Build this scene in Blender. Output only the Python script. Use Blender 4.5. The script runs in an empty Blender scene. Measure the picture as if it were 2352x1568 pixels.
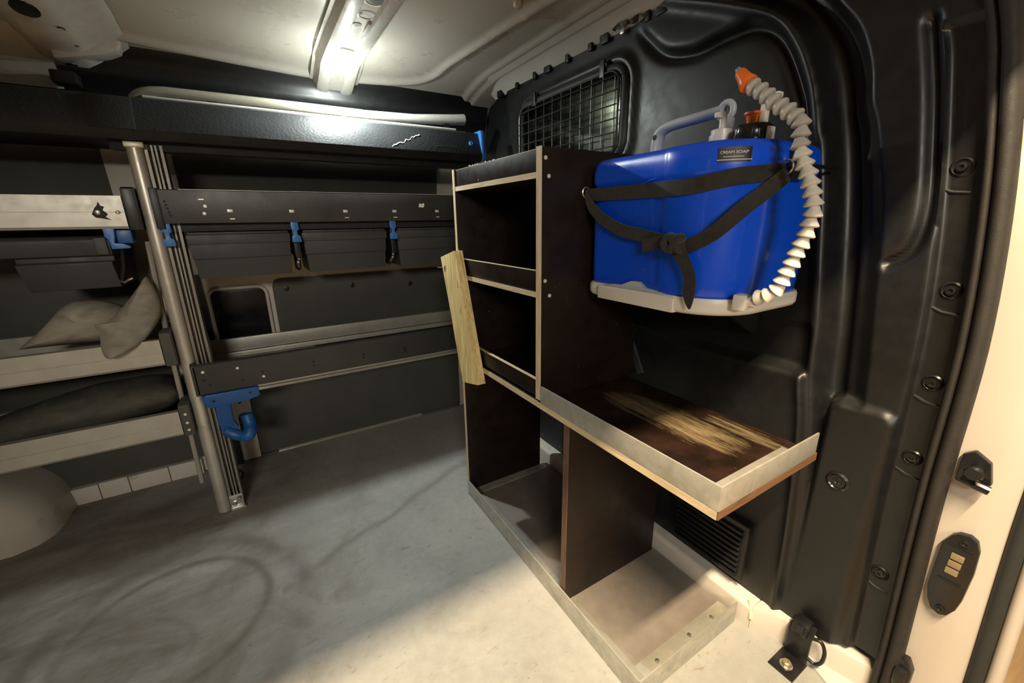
import bpy, bmesh, math, random
from mathutils import Vector, Matrix, Euler
random.seed(7)
scene = bpy.context.scene
COL = scene.collection

# ------------------------------------------------------------------ camera
cam_data = bpy.data.cameras.new('camera')
cam_data.sensor_width = 36.0
cam_data.sensor_fit = 'HORIZONTAL'
cam_data.lens = 14.414
cam_data.clip_start = 0.01
cam = bpy.data.objects.new('camera', cam_data)
COL.objects.link(cam)
_r = Vector((0.8529144, -0.52186435, -0.0139508))
_d = Vector((-0.15858129, -0.23353357, -0.95933))
_f = Vector((0.49738215, 0.82043871, -0.28194206))
cam.matrix_world = Matrix(((_r.x, -_d.x, -_f.x, 0.0), (_r.y, -_d.y, -_f.y, 0.0), (_r.z, -_d.z, -_f.z, 0.9), (0, 0, 0, 1)))
scene.camera = cam

# ------------------------------------------------------------------ world, lights, exposure
world = bpy.data.worlds.new('garage_air')
world.use_nodes = True
world.node_tree.nodes['Background'].inputs[0].default_value = (1.0, 0.88, 0.72, 1)
world.node_tree.nodes['Background'].inputs[1].default_value = 0.06
scene.world = world

def area_light(name, loc, target, size, size_y, power, color):
    l = bpy.data.lights.new(name, 'AREA')
    l.shape = 'RECTANGLE'; l.size = size; l.size_y = size_y
    l.energy = power; l.color = color
    o = bpy.data.objects.new(name, l); COL.objects.link(o)
    o.location = loc
    o.rotation_euler = (Vector(target) - Vector(loc)).to_track_quat('-Z', 'Y').to_euler()
    return o
# warm ceiling lamp of the garage, above and outside the sliding door
gl_ = area_light('garage_ceiling_light', (-0.05, -0.46, 2.25), (0.30, -0.05, 0.0), 0.9, 0.07, 125, (1.0, 0.78, 0.49))
gl_.rotation_euler = (math.radians(12), 0, 0)      # the tube runs along the van
# a second, more distant lamp that shines in under the door header
area_light('garage_wall_light', (-0.85, -2.0, 1.62), (0.3, 1.0, 0.6), 0.7, 0.3, 29, (1.0, 0.93, 0.80))
scene.view_settings.view_transform = 'Standard'
scene.view_settings.look = 'None'
scene.view_settings.gamma = 1.0
scene.view_settings.use_curve_mapping = False
scene.view_settings.exposure = 0.35

# ------------------------------------------------------------------ materials
MATS = {}
class N:
    """small node-graph helper"""
    def __init__(s, name):
        s.m = bpy.data.materials.new(name); s.m.use_nodes = True
        s.t = s.m.node_tree; s.b = s.t.nodes['Principled BSDF']
        MATS[name] = s.m
    def n(s, typ, **kw):
        x = s.t.nodes.new(typ)
        for k, v in kw.items():
            if k in x.inputs: x.inputs[k].default_value = v
            else: setattr(x, k, v)
        return x
    def link(s, a, b): s.t.links.new(a, b)
    def coord(s, scale=(1, 1, 1), rot=(0, 0, 0), loc=(0, 0, 0), obj=True):
        c = s.n('ShaderNodeTexCoord') if obj else s.n('ShaderNodeNewGeometry')
        m = s.n('ShaderNodeMapping')
        m.inputs['Scale'].default_value = scale; m.inputs['Rotation'].default_value = rot; m.inputs['Location'].default_value = loc
        s.link(c.outputs['Object' if obj else 'Position'], m.inputs['Vector']); return m.outputs['Vector']
    def noise(s, vec, scale, detail=4, rough=0.55, dist=0.0):
        x = s.n('ShaderNodeTexNoise'); x.inputs['Scale'].default_value = scale; x.inputs['Detail'].default_value = detail
        x.inputs['Roughness'].default_value = rough; x.inputs['Distortion'].default_value = dist
        s.link(vec, x.inputs['Vector']); return x.outputs['Fac']
    def ramp(s, fac, stops):
        r = s.n('ShaderNodeValToRGB'); e = r.color_ramp.elements
        while len(e) < len(stops): e.new(0.5)
        for i, (p, c) in enumerate(stops):
            e[i].position = p; e[i].color = (c, c, c, 1) if not hasattr(c, '__len__') else (*c, 1)
        s.link(fac, r.inputs['Fac']); return r.outputs['Color']
    def mix(s, fac, a, b, mode='MIX'):
        x = s.n('ShaderNodeMix', data_type='RGBA', blend_type=mode)
        for i, v in ((0, fac), (6, a), (7, b)):
            if isinstance(v, bpy.types.NodeSocket): s.link(v, x.inputs[i])
            else: x.inputs[i].default_value = v if i == 0 else (*v, 1)
        return x.outputs[2]
    def math(s, op, a, b=0.0, c=0.0, clamp=False):
        x = s.n('ShaderNodeMath', operation=op); x.use_clamp = clamp
        for i, v in enumerate((a, b, c)):
            if isinstance(v, bpy.types.NodeSocket): s.link(v, x.inputs[i])
            else: x.inputs[i].default_value = v
        return x.outputs[0]
    def col(s, v):
        if isinstance(v, bpy.types.NodeSocket): s.link(v, s.b.inputs['Base Color'])
        else: s.b.inputs['Base Color'].default_value = (*v, 1)
    def rough(s, v):
        if isinstance(v, bpy.types.NodeSocket): s.link(v, s.b.inputs['Roughness'])
        else: s.b.inputs['Roughness'].default_value = v
    def bump(s, h, strength=0.3, dist=0.002):
        x = s.n('ShaderNodeBump'); x.inputs['Strength'].default_value = strength; x.inputs['Distance'].default_value = dist
        s.link(h, x.inputs['Height']); s.link(x.outputs['Normal'], s.b.inputs['Normal'])

def simple(name, color, rough=0.5, metal=0.0, var=0.12, nscale=14.0, bump=0.0, bscale=300.0, spec=0.5, dirt=None, coat=0.0):
    g = N(name)
    v = g.coord()
    n = g.noise(v, nscale, 5)
    lo = tuple(c * (1 - var) for c in color); hi = tuple(min(1, c * (1 + var)) for c in color)
    c = g.ramp(n, [(0.3, lo), (0.7, hi)])
    if dirt:
        dn = g.noise(v, dirt[1], 6, 0.65)
        c = g.mix(g.ramp(dn, [(dirt[2], 0.0), (dirt[2] + 0.16, 1.0)]), c, dirt[0])
    g.col(c)
    rn = g.noise(v, nscale * 2.3, 4)
    g.rough(g.ramp(rn, [(0.3, max(0.02, rough - 0.06)), (0.75, min(1, rough + 0.08))]))
    g.b.inputs['Metallic'].default_value = metal
    g.b.inputs['Specular IOR Level'].default_value = spec
    if coat: g.b.inputs['Coat Weight'].default_value = coat
    if bump: g.bump(g.noise(v, bscale, 3), bump, 0.001)
    return g.m

simple('black_plastic', (0.0065, 0.0071, 0.0076), 0.42, var=0.06, bump=0.10, bscale=500)
simple('black_gloss', (0.010, 0.010, 0.011), 0.30, var=0.1)
simple('rubber', (0.017, 0.0145, 0.012), 0.72, var=0.2, nscale=40, bump=0.3, bscale=420)
simple('rubber_dark', (0.02, 0.022, 0.022), 0.6, var=0.2)
simple('white_body', (0.62, 0.57, 0.50), 0.42, var=0.05, nscale=6, dirt=((0.38, 0.33, 0.27), 9, 0.62))
simple('pillar_paint', (0.50, 0.45, 0.395), 0.30, var=0.03, nscale=5, coat=0.3, dirt=((0.55, 0.45, 0.36), 7, 0.68))
simple('ceiling_paint', (0.52, 0.50, 0.44), 0.30, var=0.03, nscale=4)
simple('rib_paint', (0.52, 0.50, 0.45), 0.27, var=0.06, nscale=8, dirt=((0.34, 0.31, 0.27), 11, 0.6))
simple('panel_grey', (0.070, 0.070, 0.059), 0.62, var=0.10, nscale=10, dirt=((0.085, 0.08, 0.068), 8, 0.66))
simple('beam_black', (0.022, 0.024, 0.026), 0.52, var=0.14, nscale=9, bump=0.9, bscale=150, spec=0.22)
simple('beam_grey', (0.036, 0.036, 0.035), 0.42, var=0.2, nscale=7, bump=0.2, bscale=240, dirt=((0.09, 0.085, 0.075), 16, 0.66))
simple('alu', (0.46, 0.44, 0.39), 0.42, metal=0.45, var=0.08, nscale=18, dirt=((0.36, 0.34, 0.30), 20, 0.62))
simple('alu_post', (0.58, 0.55, 0.48), 0.36, metal=0.55, var=0.10, nscale=14, dirt=((0.33, 0.28, 0.22), 17, 0.6))
simple('slot_grey', (0.23, 0.215, 0.185), 0.42, metal=0.4, var=0.12)
simple('steel', (0.62, 0.60, 0.56), 0.3, metal=0.9, var=0.1)
simple('dot_metal', (0.72, 0.71, 0.68), 0.4, metal=0.3, var=0.1)
simple('box_grey', (0.042, 0.044, 0.048), 0.55, var=0.08, nscale=9)
simple('box_dark', (0.026, 0.026, 0.030), 0.55, var=0.08, nscale=9)
simple('clip_blue', (0.035, 0.17, 0.50), 0.40, var=0.08, nscale=20)
simple('hook_blue', (0.010, 0.085, 0.30), 0.42, var=0.12, nscale=16)
simple('pipe_white', (0.52, 0.51, 0.47), 0.26, var=0.05, nscale=10)
simple('pipe_cream', (0.33, 0.31, 0.25), 0.22, var=0.08, nscale=10, metal=0.2)
simple('tank_blue', (0.003, 0.082, 0.78), 0.26, var=0.05, nscale=6, coat=0.25)
simple('tank_white', (0.74, 0.72, 0.66), 0.36, var=0.04, nscale=12, dirt=((0.5, 0.47, 0.40), 22, 0.68))
simple('handle_grey', (0.44, 0.48, 0.52), 0.38, var=0.05)
simple('hose_grey', (0.44, 0.43, 0.40), 0.42, var=0.05)
simple('hose_white', (0.70, 0.68, 0.62), 0.42, var=0.05)
simple('orange', (0.85, 0.17, 0.02), 0.38, var=0.06)
simple('nozzle_blue', (0.10, 0.28, 0.48), 0.4)
simple('cap_black', (0.012, 0.012, 0.012), 0.22)
simple('label_black', (0.014, 0.013, 0.012), 0.45)
simple('label_ink', (0.82, 0.81, 0.78), 0.6, var=0.02)
simple('peg_cream', (0.75, 0.66, 0.45), 0.6)
simple('paper_white', (0.85, 0.84, 0.8), 0.7, var=0.03)
simple('brass', (0.36, 0.28, 0.17), 0.45, metal=0.5)
simple('wire_steel', (0.045, 0.045, 0.045), 0.35, metal=0.3)
simple('seat_cloth', (0.34, 0.33, 0.26), 0.9, var=0.25, nscale=12)
simple('garage_wall', (0.72, 0.66, 0.56), 0.85, var=0.05, nscale=3)
simple('dark_metal', (0.03, 0.03, 0.03), 0.4)
simple('base_board', (0.19, 0.165, 0.145), 0.55, var=0.12, nscale=22, dirt=((0.16, 0.13, 0.10), 18, 0.6))

def brushed_alu():
    g = N('alu_strip'); v = g.coord((1, 1, 1))
    n = g.noise(v, 26, 6, 0.65, 0.6)
    c = g.ramp(n, [(0.30, (0.36, 0.35, 0.30)), (0.52, (0.47, 0.455, 0.40)), (0.72, (0.57, 0.55, 0.49))])
    g.col(c); g.b.inputs['Metallic'].default_value = 0.5
    g.rough(g.ramp(n, [(0.3, 0.50), (0.7, 0.32)]))
    g.bump(n, 0.15, 0.001)
brushed_alu()

def webbing():
    g = N('webbing'); v = g.coord()
    w = g.n('ShaderNodeTexWave', wave_type='BANDS', bands_direction='Z'); w.inputs['Scale'].default_value = 180; w.inputs['Distortion'].default_value = 0.4
    g.link(v, w.inputs['Vector'])
    n = g.noise(v, 60, 4)
    g.col(g.ramp(n, [(0.3, (0.011, 0.010, 0.008)), (0.7, (0.024, 0.021, 0.017))]))
    g.rough(0.75); g.bump(w.outputs['Fac'], 0.5, 0.001)
    g.b.inputs['Sheen Weight'].default_value = 0.2
webbing()

def film_ply(name, worn):
    g = N(name); v = g.coord()
    n = g.noise(v, 11, 5)
    c = g.ramp(n, [(0.3, (0.006, 0.0030, 0.0022)), (0.7, (0.015, 0.0075, 0.0052))])
    r = g.ramp(g.noise(v, 30, 4), [(0.3, 0.36), (0.75, 0.52)])
    g.b.inputs['Specular IOR Level'].default_value = 0.35
    specks = g.ramp(g.noise(v, 120, 2), [(0.74, 0.0), (0.78, 1.0)])
    c = g.mix(g.math('MULTIPLY', specks, 0.25), c, (0.30, 0.27, 0.22))
    if worn:      # film scuffed down to the wood: streaks along the board inside one long patch
        c = g.mix(g.ramp(n, [(0.45, 0.0), (0.8, 0.6)]), c, (0.050, 0.020, 0.012))
        s = g.coord((95, 9, 1), rot=(0, 0, -0.12))
        streak = g.noise(s, 1.0, 9, 0.8, 0.3)
        pos = g.n('ShaderNodeNewGeometry').outputs['Position']
        sep = g.n('ShaderNodeSeparateXYZ'); g.link(pos, sep.inputs[0])
        def patch(cx, cy, hx, hy, tilt):
            dx = g.math('SUBTRACT', sep.outputs[0], cx); dy = g.math('SUBTRACT', sep.outputs[1], cy)
            ax = g.math('ADD', dx, g.math('MULTIPLY', dy, tilt))
            ex = g.math('POWER', g.math('ABSOLUTE', g.math('DIVIDE', ax, hx)), 2.0)
            ey = g.math('POWER', g.math('ABSOLUTE', g.math('DIVIDE', dy, hy)), 4.0)
            return g.math('SUBTRACT', 1.0, g.math('ADD', ex, ey), clamp=True)
        p = g.math('MAXIMUM', patch(0.672, 0.49, 0.062, 0.175, 0.05), g.math('MULTIPLY', patch(0.742, 0.375, 0.03, 0.09, 0.0), 0.8))
        val = g.math('ADD', g.math('MULTIPLY', g.math('POWER', p, 0.7), 0.50), g.math('MULTIPLY', g.math('SUBTRACT', streak, 0.5), 1.9))
        k = g.math('MULTIPLY', g.ramp(val, [(0.22, 0.0), (0.85, 1.0)]), g.math('GREATER_THAN', p, 0.001))
        c = g.mix(g.math('MULTIPLY', k, 0.8), c, (0.33, 0.25, 0.13))
        r = g.mix(k, r, (0.7, 0.7, 0.7))
    g.col(c); g.rough(r)
    g.bump(g.noise(v, 90, 3), 0.12, 0.001)
film_ply('film_ply', False); film_ply('film_ply_worn', True)

def wood(name, a, b, scale, axis, rough=0.65, knots=False):
    g = N(name)
    sc = [scale, scale, scale]; sc['XYZ'.index(axis)] = scale * 0.07
    v = g.coord(tuple(sc))
    n = g.noise(v, 1.0, 6, 0.6, 1.2)
    c = g.ramp(n, [(0.30, a), (0.68, b)])
    if knots:
        k = g.noise(g.coord((60, 60, 22)), 1.0, 3, 0.5)
        c = g.mix(g.ramp(k, [(0.66, 0.0), (0.72, 0.9)]), c, (0.10, 0.06, 0.025))
    g.col(c); g.rough(rough); g.bump(n, 0.25, 0.001)
wood('ply_edge', (0.44, 0.34, 0.20), (0.68, 0.57, 0.38), 160, 'Y')
wood('ply_edge_up', (0.44, 0.34, 0.20), (0.66, 0.56, 0.38), 160, 'Z')
wood('divider_edge', (0.075, 0.035, 0.020), (0.17, 0.10, 0.07), 120, 'Z')
wood('end_edge', (0.09, 0.038, 0.018), (0.20, 0.10, 0.05), 120, 'X')
wood('pine', (0.50, 0.36, 0.13), (0.86, 0.70, 0.36), 80, 'Z', knots=True)
wood('parquet', (0.34, 0.21, 0.10), (0.52, 0.35, 0.19), 22, 'X')

def sack_mat(name, a, b):
    g = N(name); v = g.coord((1, 1, 1))
    n = g.noise(g.coord((14, 14, 30), rot=(0, 0.7, 0)), 1.0, 6, 0.6, 1.0)
    g.col(g.ramp(n, [(0.28, a), (0.7, b)])); g.rough(0.72)
    g.bump(g.noise(v, 30, 5), 0.35, 0.006)
sack_mat('sack_grey', (0.19, 0.172, 0.14), (0.34, 0.315, 0.26))
sack_mat('sack_dark', (0.035, 0.034, 0.028), (0.085, 0.082, 0.066))

def floor_mat():
    g = N('floor_paint')
    v = g.coord(obj=False)
    sep = g.n('ShaderNodeSeparateXYZ'); g.link(v, sep.inputs[0])
    X, Y = sep.outputs[0], sep.outputs[1]
    base = g.ramp(g.noise(v, 3.2, 6, 0.6, 0.6), [(0.28, (0.245, 0.245, 0.232)), (0.72, (0.36, 0.352, 0.332))])
    fine = g.noise(v, 46, 6, 0.7)
    base = g.mix(g.ramp(fine, [(0.35, 0.0), (0.8, 0.35)]), base, (0.45, 0.44, 0.41))
    wob = g.math('MULTIPLY', g.math('SUBTRACT', g.noise(v, 5.5, 4), 0.5), 0.10)
    def blob(cx, cy, rx, ry):       # distance in an ellipse's own units
        ex = g.math('DIVIDE', g.math('SUBTRACT', X, cx), rx); ey = g.math('DIVIDE', g.math('SUBTRACT', Y, cy), ry)
        return g.math('SQRT', g.math('ADD', g.math('MULTIPLY', ex, ex), g.math('MULTIPLY', ey, ey)))
    def ring(cx, cy, rx, ry, w, k):
        d = g.math('ADD', blob(cx, cy, rx, ry), g.math('MULTIPLY', wob, 1.5))
        a = g.math('DIVIDE', g.math('SUBTRACT', d, 1.0), w)
        return g.math('MULTIPLY', g.math('EXPONENT', g.math('MULTIPLY', g.math('MULTIPLY', a, a), -1.0)), k)
    # worn rings left by a round drum, and a drag mark beside them
    marks = g.math('MAXIMUM', ring(-0.31, 1.06, 0.20, 0.19, 0.06, 0.8), ring(-0.30, 1.02, 0.27, 0.30, 0.10, 0.75))
    marks = g.math('MAXIMUM', marks, ring(-0.42, 0.98, 0.16, 0.12, 0.06, 0.35))
    marks = g.math('MULTIPLY', marks, g.ramp(g.noise(v, 9, 5), [(0.30, 0.25), (0.55, 1.0)]))
    # dried trickle of water running across the floor
    path = g.math('ADD', g.math('ADD', 1.27, g.math('MULTIPLY', g.math('SUBTRACT', X, 0.5), 0.42)), g.math('MULTIPLY', wob, 0.9))
    t = g.math('DIVIDE', g.math('SUBTRACT', Y, path), 0.016)
    tr = g.math('EXPONENT', g.math('MULTIPLY', g.math('MULTIPLY', t, t), -1.0))
    rng = g.math('MULTIPLY', g.math('GREATER_THAN', X, -0.08), g.math('LESS_THAN', X, 0.60))
    marks = g.math('MAXIMUM', marks, g.math('MULTIPLY', g.math('MULTIPLY', tr, rng), 0.45))
    c = g.mix(marks, base, (0.135, 0.12, 0.10))
    # trodden dirt towards the rear of the load bay
    dirt = g.math('MULTIPLY', g.math('MULTIPLY', g.math('SUBTRACT', 0.12, X), 2.2, clamp=True), g.ramp(g.noise(g.coord((3, 8, 1), rot=(0, 0, 0.25), obj=False), 1.0, 6, 0.65, 0.5), [(0.30, 0.1), (0.66, 1.0)]), clamp=True)
    c = g.mix(g.math('MULTIPLY', dirt, 0.9), c, (0.12, 0.10, 0.078))
    # scuffs and specks
    sc = g.ramp(g.noise(g.coord((26, 60, 1), rot=(0, 0, 0.6), obj=False), 1.0, 4, 0.7, 0.8), [(0.60, 0.0), (0.72, 0.65)])
    c = g.mix(sc, c, (0.20, 0.155, 0.10))
    br_ = g.math('MULTIPLY', g.ramp(g.noise(v, 4.5, 7, 0.7, 1.2), [(0.48, 0.0), (0.68, 0.55)]), g.math('MULTIPLY', g.math('SUBTRACT', 0.55, X), 1.6, clamp=True))
    c = g.mix(br_, c, (0.13, 0.105, 0.075))
    sp = g.ramp(g.noise(v, 75, 3, 0.6), [(0.72, 0.0), (0.75, 0.85)])
    c = g.mix(sp, c, (0.08, 0.06, 0.045))
    g.col(c)
    g.rough(g.ramp(g.noise(v, 7, 4), [(0.3, 0.46), (0.7, 0.66)]))
    g.bump(fine, 0.15, 0.001)
floor_mat()

def glass_mat():
    m = bpy.data.materials.new('tinted_glass'); m.use_nodes = True; MATS['tinted_glass'] = m
    t = m.node_tree; b = t.nodes['Principled BSDF']; o = t.nodes['Material Output']
    tr = t.nodes.new('ShaderNodeBsdfTransparent'); tr.inputs[0].default_value = (0.36, 0.36, 0.29, 1)
    gl = t.nodes.new('ShaderNodeBsdfGlossy'); gl.inputs['Roughness'].default_value = 0.12; gl.inputs[0].default_value = (0.5, 0.52, 0.5, 1)
    lw = t.nodes.new('ShaderNodeFresnel'); lw.inputs[0].default_value = 1.45
    mx = t.nodes.new('ShaderNodeMixShader')
    t.links.new(lw.outputs[0], mx.inputs[0]); t.links.new(tr.outputs[0], mx.inputs[1]); t.links.new(gl.outputs[0], mx.inputs[2])
    t.links.new(mx.outputs[0], o.inputs[0]); t.nodes.remove(b)
glass_mat()

def lamp_mat():
    g = N('lamp_glow')
    g.b.inputs['Base Color'].default_value = (1, 1, 0.95, 1)
    g.b.inputs['Emission Color'].default_value = (0.96, 1.0, 0.94, 1)
    g.b.inputs['Emission Strength'].default_value = 35
lamp_mat()

# ------------------------------------------------------------------ mesh helpers
class MB:
    def __init__(s): s.v = []; s.f = []
    def add(s, vs, fs):
        o = len(s.v); s.v += [Vector(p) for p in vs]; s.f += [tuple(i + o for i in f) for f in fs]; return s
    def box(s, a, b, mat=None):
        (x0, y0, z0), (x1, y1, z1) = a, b
        vs = [Vector(p) for p in ((x0, y0, z0), (x1, y0, z0), (x1, y1, z0), (x0, y1, z0), (x0, y0, z1), (x1, y0, z1), (x1, y1, z1), (x0, y1, z1))]
        if mat: vs = [mat @ p for p in vs]
        return s.add(vs, [(0, 3, 2, 1), (4, 5, 6, 7), (0, 1, 5, 4), (1, 2, 6, 5), (2, 3, 7, 6), (3, 0, 4, 7)])
    def prism(s, poly, fn0, fn1):
        n = len(poly)
        vs = [fn0(*p) for p in poly] + [fn1(*p) for p in poly]
        fs = [tuple(range(n))[::-1], tuple(range(n, 2 * n))] + [(i, (i + 1) % n, n + (i + 1) % n, n + i) for i in range(n)]
        return s.add(vs, fs)
    def prism_x(s, poly, x0, x1): return s.prism(poly, lambda a, b: (x0, a, b), lambda a, b: (x1, a, b))
    def prism_y(s, poly, y0, y1): return s.prism(poly, lambda a, b: (a, y0, b), lambda a, b: (a, y1, b))
    def prism_z(s, poly, z0, z1): return s.prism(poly, lambda a, b: (a, b, z0), lambda a, b: (a, b, z1))
    def tube(s, path, r, seg=10, caps=True):
        P = [Vector(p) for p in path]; n = len(P)
        R = r if hasattr(r, '__len__') else [r] * n
        t0 = (P[1] - P[0]).normalized()
        up = Vector((0, 0, 1)) if abs(t0.z) < 0.9 else Vector((1, 0, 0))
        nn = t0.cross(up).normalized(); rows = []
        for i in range(n):
            t = ((P[i + 1] if i < n - 1 else P[i]) - (P[i - 1] if i else P[i])).normalized()
            nn = (nn - t * nn.dot(t)).normalized(); bb = t.cross(nn)
            rows.append([P[i] + (nn * math.cos(2 * math.pi * k / seg) + bb * math.sin(2 * math.pi * k / seg)) * R[i] for k in range(seg)])
        vs = [p for row in rows for p in row]
        fs = [(i * seg + k, i * seg + (k + 1) % seg, (i + 1) * seg + (k + 1) % seg, (i + 1) * seg + k) for i in range(n - 1) for k in range(seg)]
        if caps: fs += [tuple(range(seg))[::-1], tuple((n - 1) * seg + k for k in range(seg))]
        return s.add(vs, fs)
    def lathe(s, prof, c, axis=(0, 0, 1), seg=20, caps=True):
        a = Vector(axis).normalized(); c = Vector(c)
        u = a.cross(Vector((0, 0, 1)) if abs(a.z) < 0.9 else Vector((1, 0, 0))).normalized(); w = a.cross(u)
        vs = [c + a * h + (u * math.cos(2 * math.pi * k / seg) + w * math.sin(2 * math.pi * k / seg)) * r for r, h in prof for k in range(seg)]
        n = len(prof)
        fs = [(i * seg + k, i * seg + (k + 1) % seg, (i + 1) * seg + (k + 1) % seg, (i + 1) * seg + k) for i in range(n - 1) for k in range(seg)]
        if caps: fs += [tuple(range(seg))[::-1], tuple((n - 1) * seg + k for k in range(seg))]
        return s.add(vs, fs)
    def loft(s, rings, caps=True):
        n = len(rings[0]); m = len(rings)
        vs = [p for r in rings for p in r]
        fs = [(i * n + k, i * n + (k + 1) % n, (i + 1) * n + (k + 1) % n, (i + 1) * n + k) for i in range(m - 1) for k in range(n)]
        if caps: fs += [tuple(range(n))[::-1], tuple((m - 1) * n + k for k in range(n))]
        return s.add(vs, fs)
    def grid(s, rows):
        n = len(rows[0])
        vs = [p for r in rows for p in r]
        fs = [(i * n + k, i * n + k + 1, (i + 1) * n + k + 1, (i + 1) * n + k) for i in range(len(rows) - 1) for k in range(n - 1)]
        return s.add(vs, fs)
    def ribbon(s, pts, widths, th=0.0022):
        """pts: (center, across) pairs; a flat band with real thickness"""
        rings = []
        n = len(pts)
        for i, (c, a) in enumerate(pts):
            c = Vector(c); a = Vector(a).normalized()
            t = (Vector(pts[min(i + 1, n - 1)][0]) - Vector(pts[max(i - 1, 0)][0])).normalized()
            a = (a - t * a.dot(t)).normalized(); nn = t.cross(a)
            w = widths[i] / 2 if hasattr(widths, '__len__') else widths / 2
            rings.append([c - a * w - nn * th / 2, c + a * w - nn * th / 2, c + a * w + nn * th / 2, c - a * w + nn * th / 2])
        return s.loft(rings)

def world_origin(o):
    return Vector(o['_o']) if '_o' in o else Vector((0, 0, 0))

def make_mesh(name, mb, origin, bevel=0.0, smooth=35, segs=2):
    bm = bmesh.new()
    vs = [bm.verts.new(p - origin) for p in mb.v]
    for f in mb.f:
        try: bm.faces.new([vs[i] for i in f])
        except ValueError: pass
    bmesh.ops.recalc_face_normals(bm, faces=bm.faces)
    if bevel > 0:
        ed = [e for e in bm.edges if len(e.link_faces) == 2 and e.calc_face_angle(0) > 0.6]
        bmesh.ops.bevel(bm, geom=ed, offset=bevel, segments=segs, profile=0.6, affect='EDGES', clamp_overlap=True)
    me = bpy.data.meshes.new(name); bm.to_mesh(me); bm.free()
    if smooth:
        for p in me.polygons: p.use_smooth = True
        me.set_sharp_from_angle(angle=math.radians(smooth))
    return me

ORG = {}
def obj(name, mb, mat, parent=None, bevel=0.0, smooth=35, label=None, origin=None, segs=2):
    """one mesh object; the origin of a child is that of its thing"""
    if parent is not None: org = ORG[parent.name]
    elif origin is not None: org = Vector(origin)
    else:
        xs = [p.x for p in mb.v]; ys = [p.y for p in mb.v]; zs = [p.z for p in mb.v]
        org = Vector(((min(xs) + max(xs)) / 2, (min(ys) + max(ys)) / 2, min(zs)))
    me = make_mesh(name, mb, org, bevel, smooth, segs)
    me.materials.append(MATS[mat])
    o = bpy.data.objects.new(name, me); COL.objects.link(o)
    if parent is not None: o.parent = parent
    else: o.location = org
    ORG[o.name] = org
    if label: o['label'] = label
    return o
def copy_part(src, offset, parent=None):
    o = src.copy(); COL.objects.link(o); o.parent = parent if parent is not None else src.parent
    o.location = src.location + Vector(offset); return o
def thing(name, label, cat, loc, group=None):
    o = bpy.data.objects.new(name, None); COL.objects.link(o); o.location = loc
    o.empty_display_size = 0.05
    ORG[o.name] = Vector(loc)
    o['label'] = label; o['category'] = cat
    if group: o['group'] = group
    return o
def tag(o, label, cat, group=None):
    o['label'] = label; o['category'] = cat
    if group: o['group'] = group
    return o
def struct(o, label=None, cat=None):
    o['kind'] = 'structure'
    if label: o['label'] = label
    if cat: o['category'] = cat
    return o

def interp(x, tab):
    if x <= tab[0][0]: return tab[0][1]
    for (a, b), (c, d) in zip(tab, tab[1:]):
        if x <= c: return b + (d - b) * (x - a) / (c - a)
    return tab[-1][1]
def sstep(t):
    t = max(0.0, min(1.0, t)); return t * t * (3 - 2 * t)
def sdist(p, line):
    """signed distance to a polyline (sign from the nearest segment)"""
    best = 9; sg = 1
    for (ax, ay), (bx, by) in zip(line, line[1:]):
        dx, dy = bx - ax, by - ay; l = dx * dx + dy * dy
        t = max(0, min(1, ((p[0] - ax) * dx + (p[1] - ay) * dy) / l))
        qx, qy = p[0] - ax - t * dx, p[1] - ay - t * dy
        d = math.hypot(qx, qy)
        if d < best - 1e-9: best = d; sg = 1 if dx * (p[1] - ay) - dy * (p[0] - ax) >= 0 else -1
    return best * sg
def smooth_line(pts, n=6):
    P = [Vector((*p, 0)) if len(p) == 2 else Vector(p) for p in pts]; out = []
    for i in range(len(P) - 1):
        a = P[max(i - 1, 0)]; b = P[i]; c = P[i + 1]; d = P[min(i + 2, len(P) - 1)]
        for k in range(n):
            t = k / n
            out.append(0.5 * ((2 * b) + (c - a) * t + (2 * a - 5 * b + 4 * c - d) * t * t + (3 * b - a - 3 * c + d) * t ** 3))
    out.append(P[-1]); return out
def rrect(a0, a1, b0, b1, r, n=5):
    r = r if hasattr(r, '__len__') else (r, r, r, r)
    out = []
    for (cx, cy, s0, rr) in ((a1 - r[0], b0 + r[0], -90, r[0]), (a1 - r[1], b1 - r[1], 0, r[1]), (a0 + r[2], b1 - r[2], 90, r[2]), (a0 + r[3], b0 + r[3], 180, r[3])):
        for k in range(n + 1):
            t = math.radians(s0 + 90 * k / n); out.append((cx + rr * math.cos(t), cy + rr * math.sin(t)))
    return out
def linspace(a, b, n): return [a + (b - a) * i / (n - 1) for i in range(n)]

# ================================================================== SETTING
REAR = -1.75
# floor of the load bay
m = MB().box((REAR, 0.10, -0.03), (0.93, 1.80, 0.0))
struct(obj('floor', m, 'floor_paint'), 'grey painted load floor of the van, scuffed and stained')

# ---- far side wall: a body side that leans in towards the roof
WALL = [(0.0, 1.790), (0.35, 1.790), (0.60, 1.775), (0.90, 1.750), (1.12, 1.715), (1.25, 1.690), (1.33, 1.665), (1.372, 1.635)]
def wy(z): return interp(z, WALL)
rows = [[(x, wy(z), z) for z in linspace(0, 1.40, 29)] for x in (REAR, -0.7, 0.0, 0.95)]
m = MB().grid(rows)
m.add([(REAR, 1.86, 0), (0.95, 1.86, 0), (0.95, 1.86, 1.4), (REAR, 1.86, 1.4)], [(0, 1, 2, 3)])
wall_far = struct(obj('wall_far', m, 'white_body', smooth=20), 'painted steel body side behind the shelves')
def panel(name, x0, x1, z0, z1, r, mat, off=0.004, th=0.006, label=None, n=10, bev=0.0015):
    """a plate fastened to the body side, following its lean"""
    rings = []
    poly = rrect(x0, x1, z0, z1, r)
    m = MB().prism(poly, lambda a, b: (a, wy(b) - off, b), lambda a, b: (a, wy(b) - off - th, b))
    return obj(name, m, mat, wall_far, label=label, bevel=bev)
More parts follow.
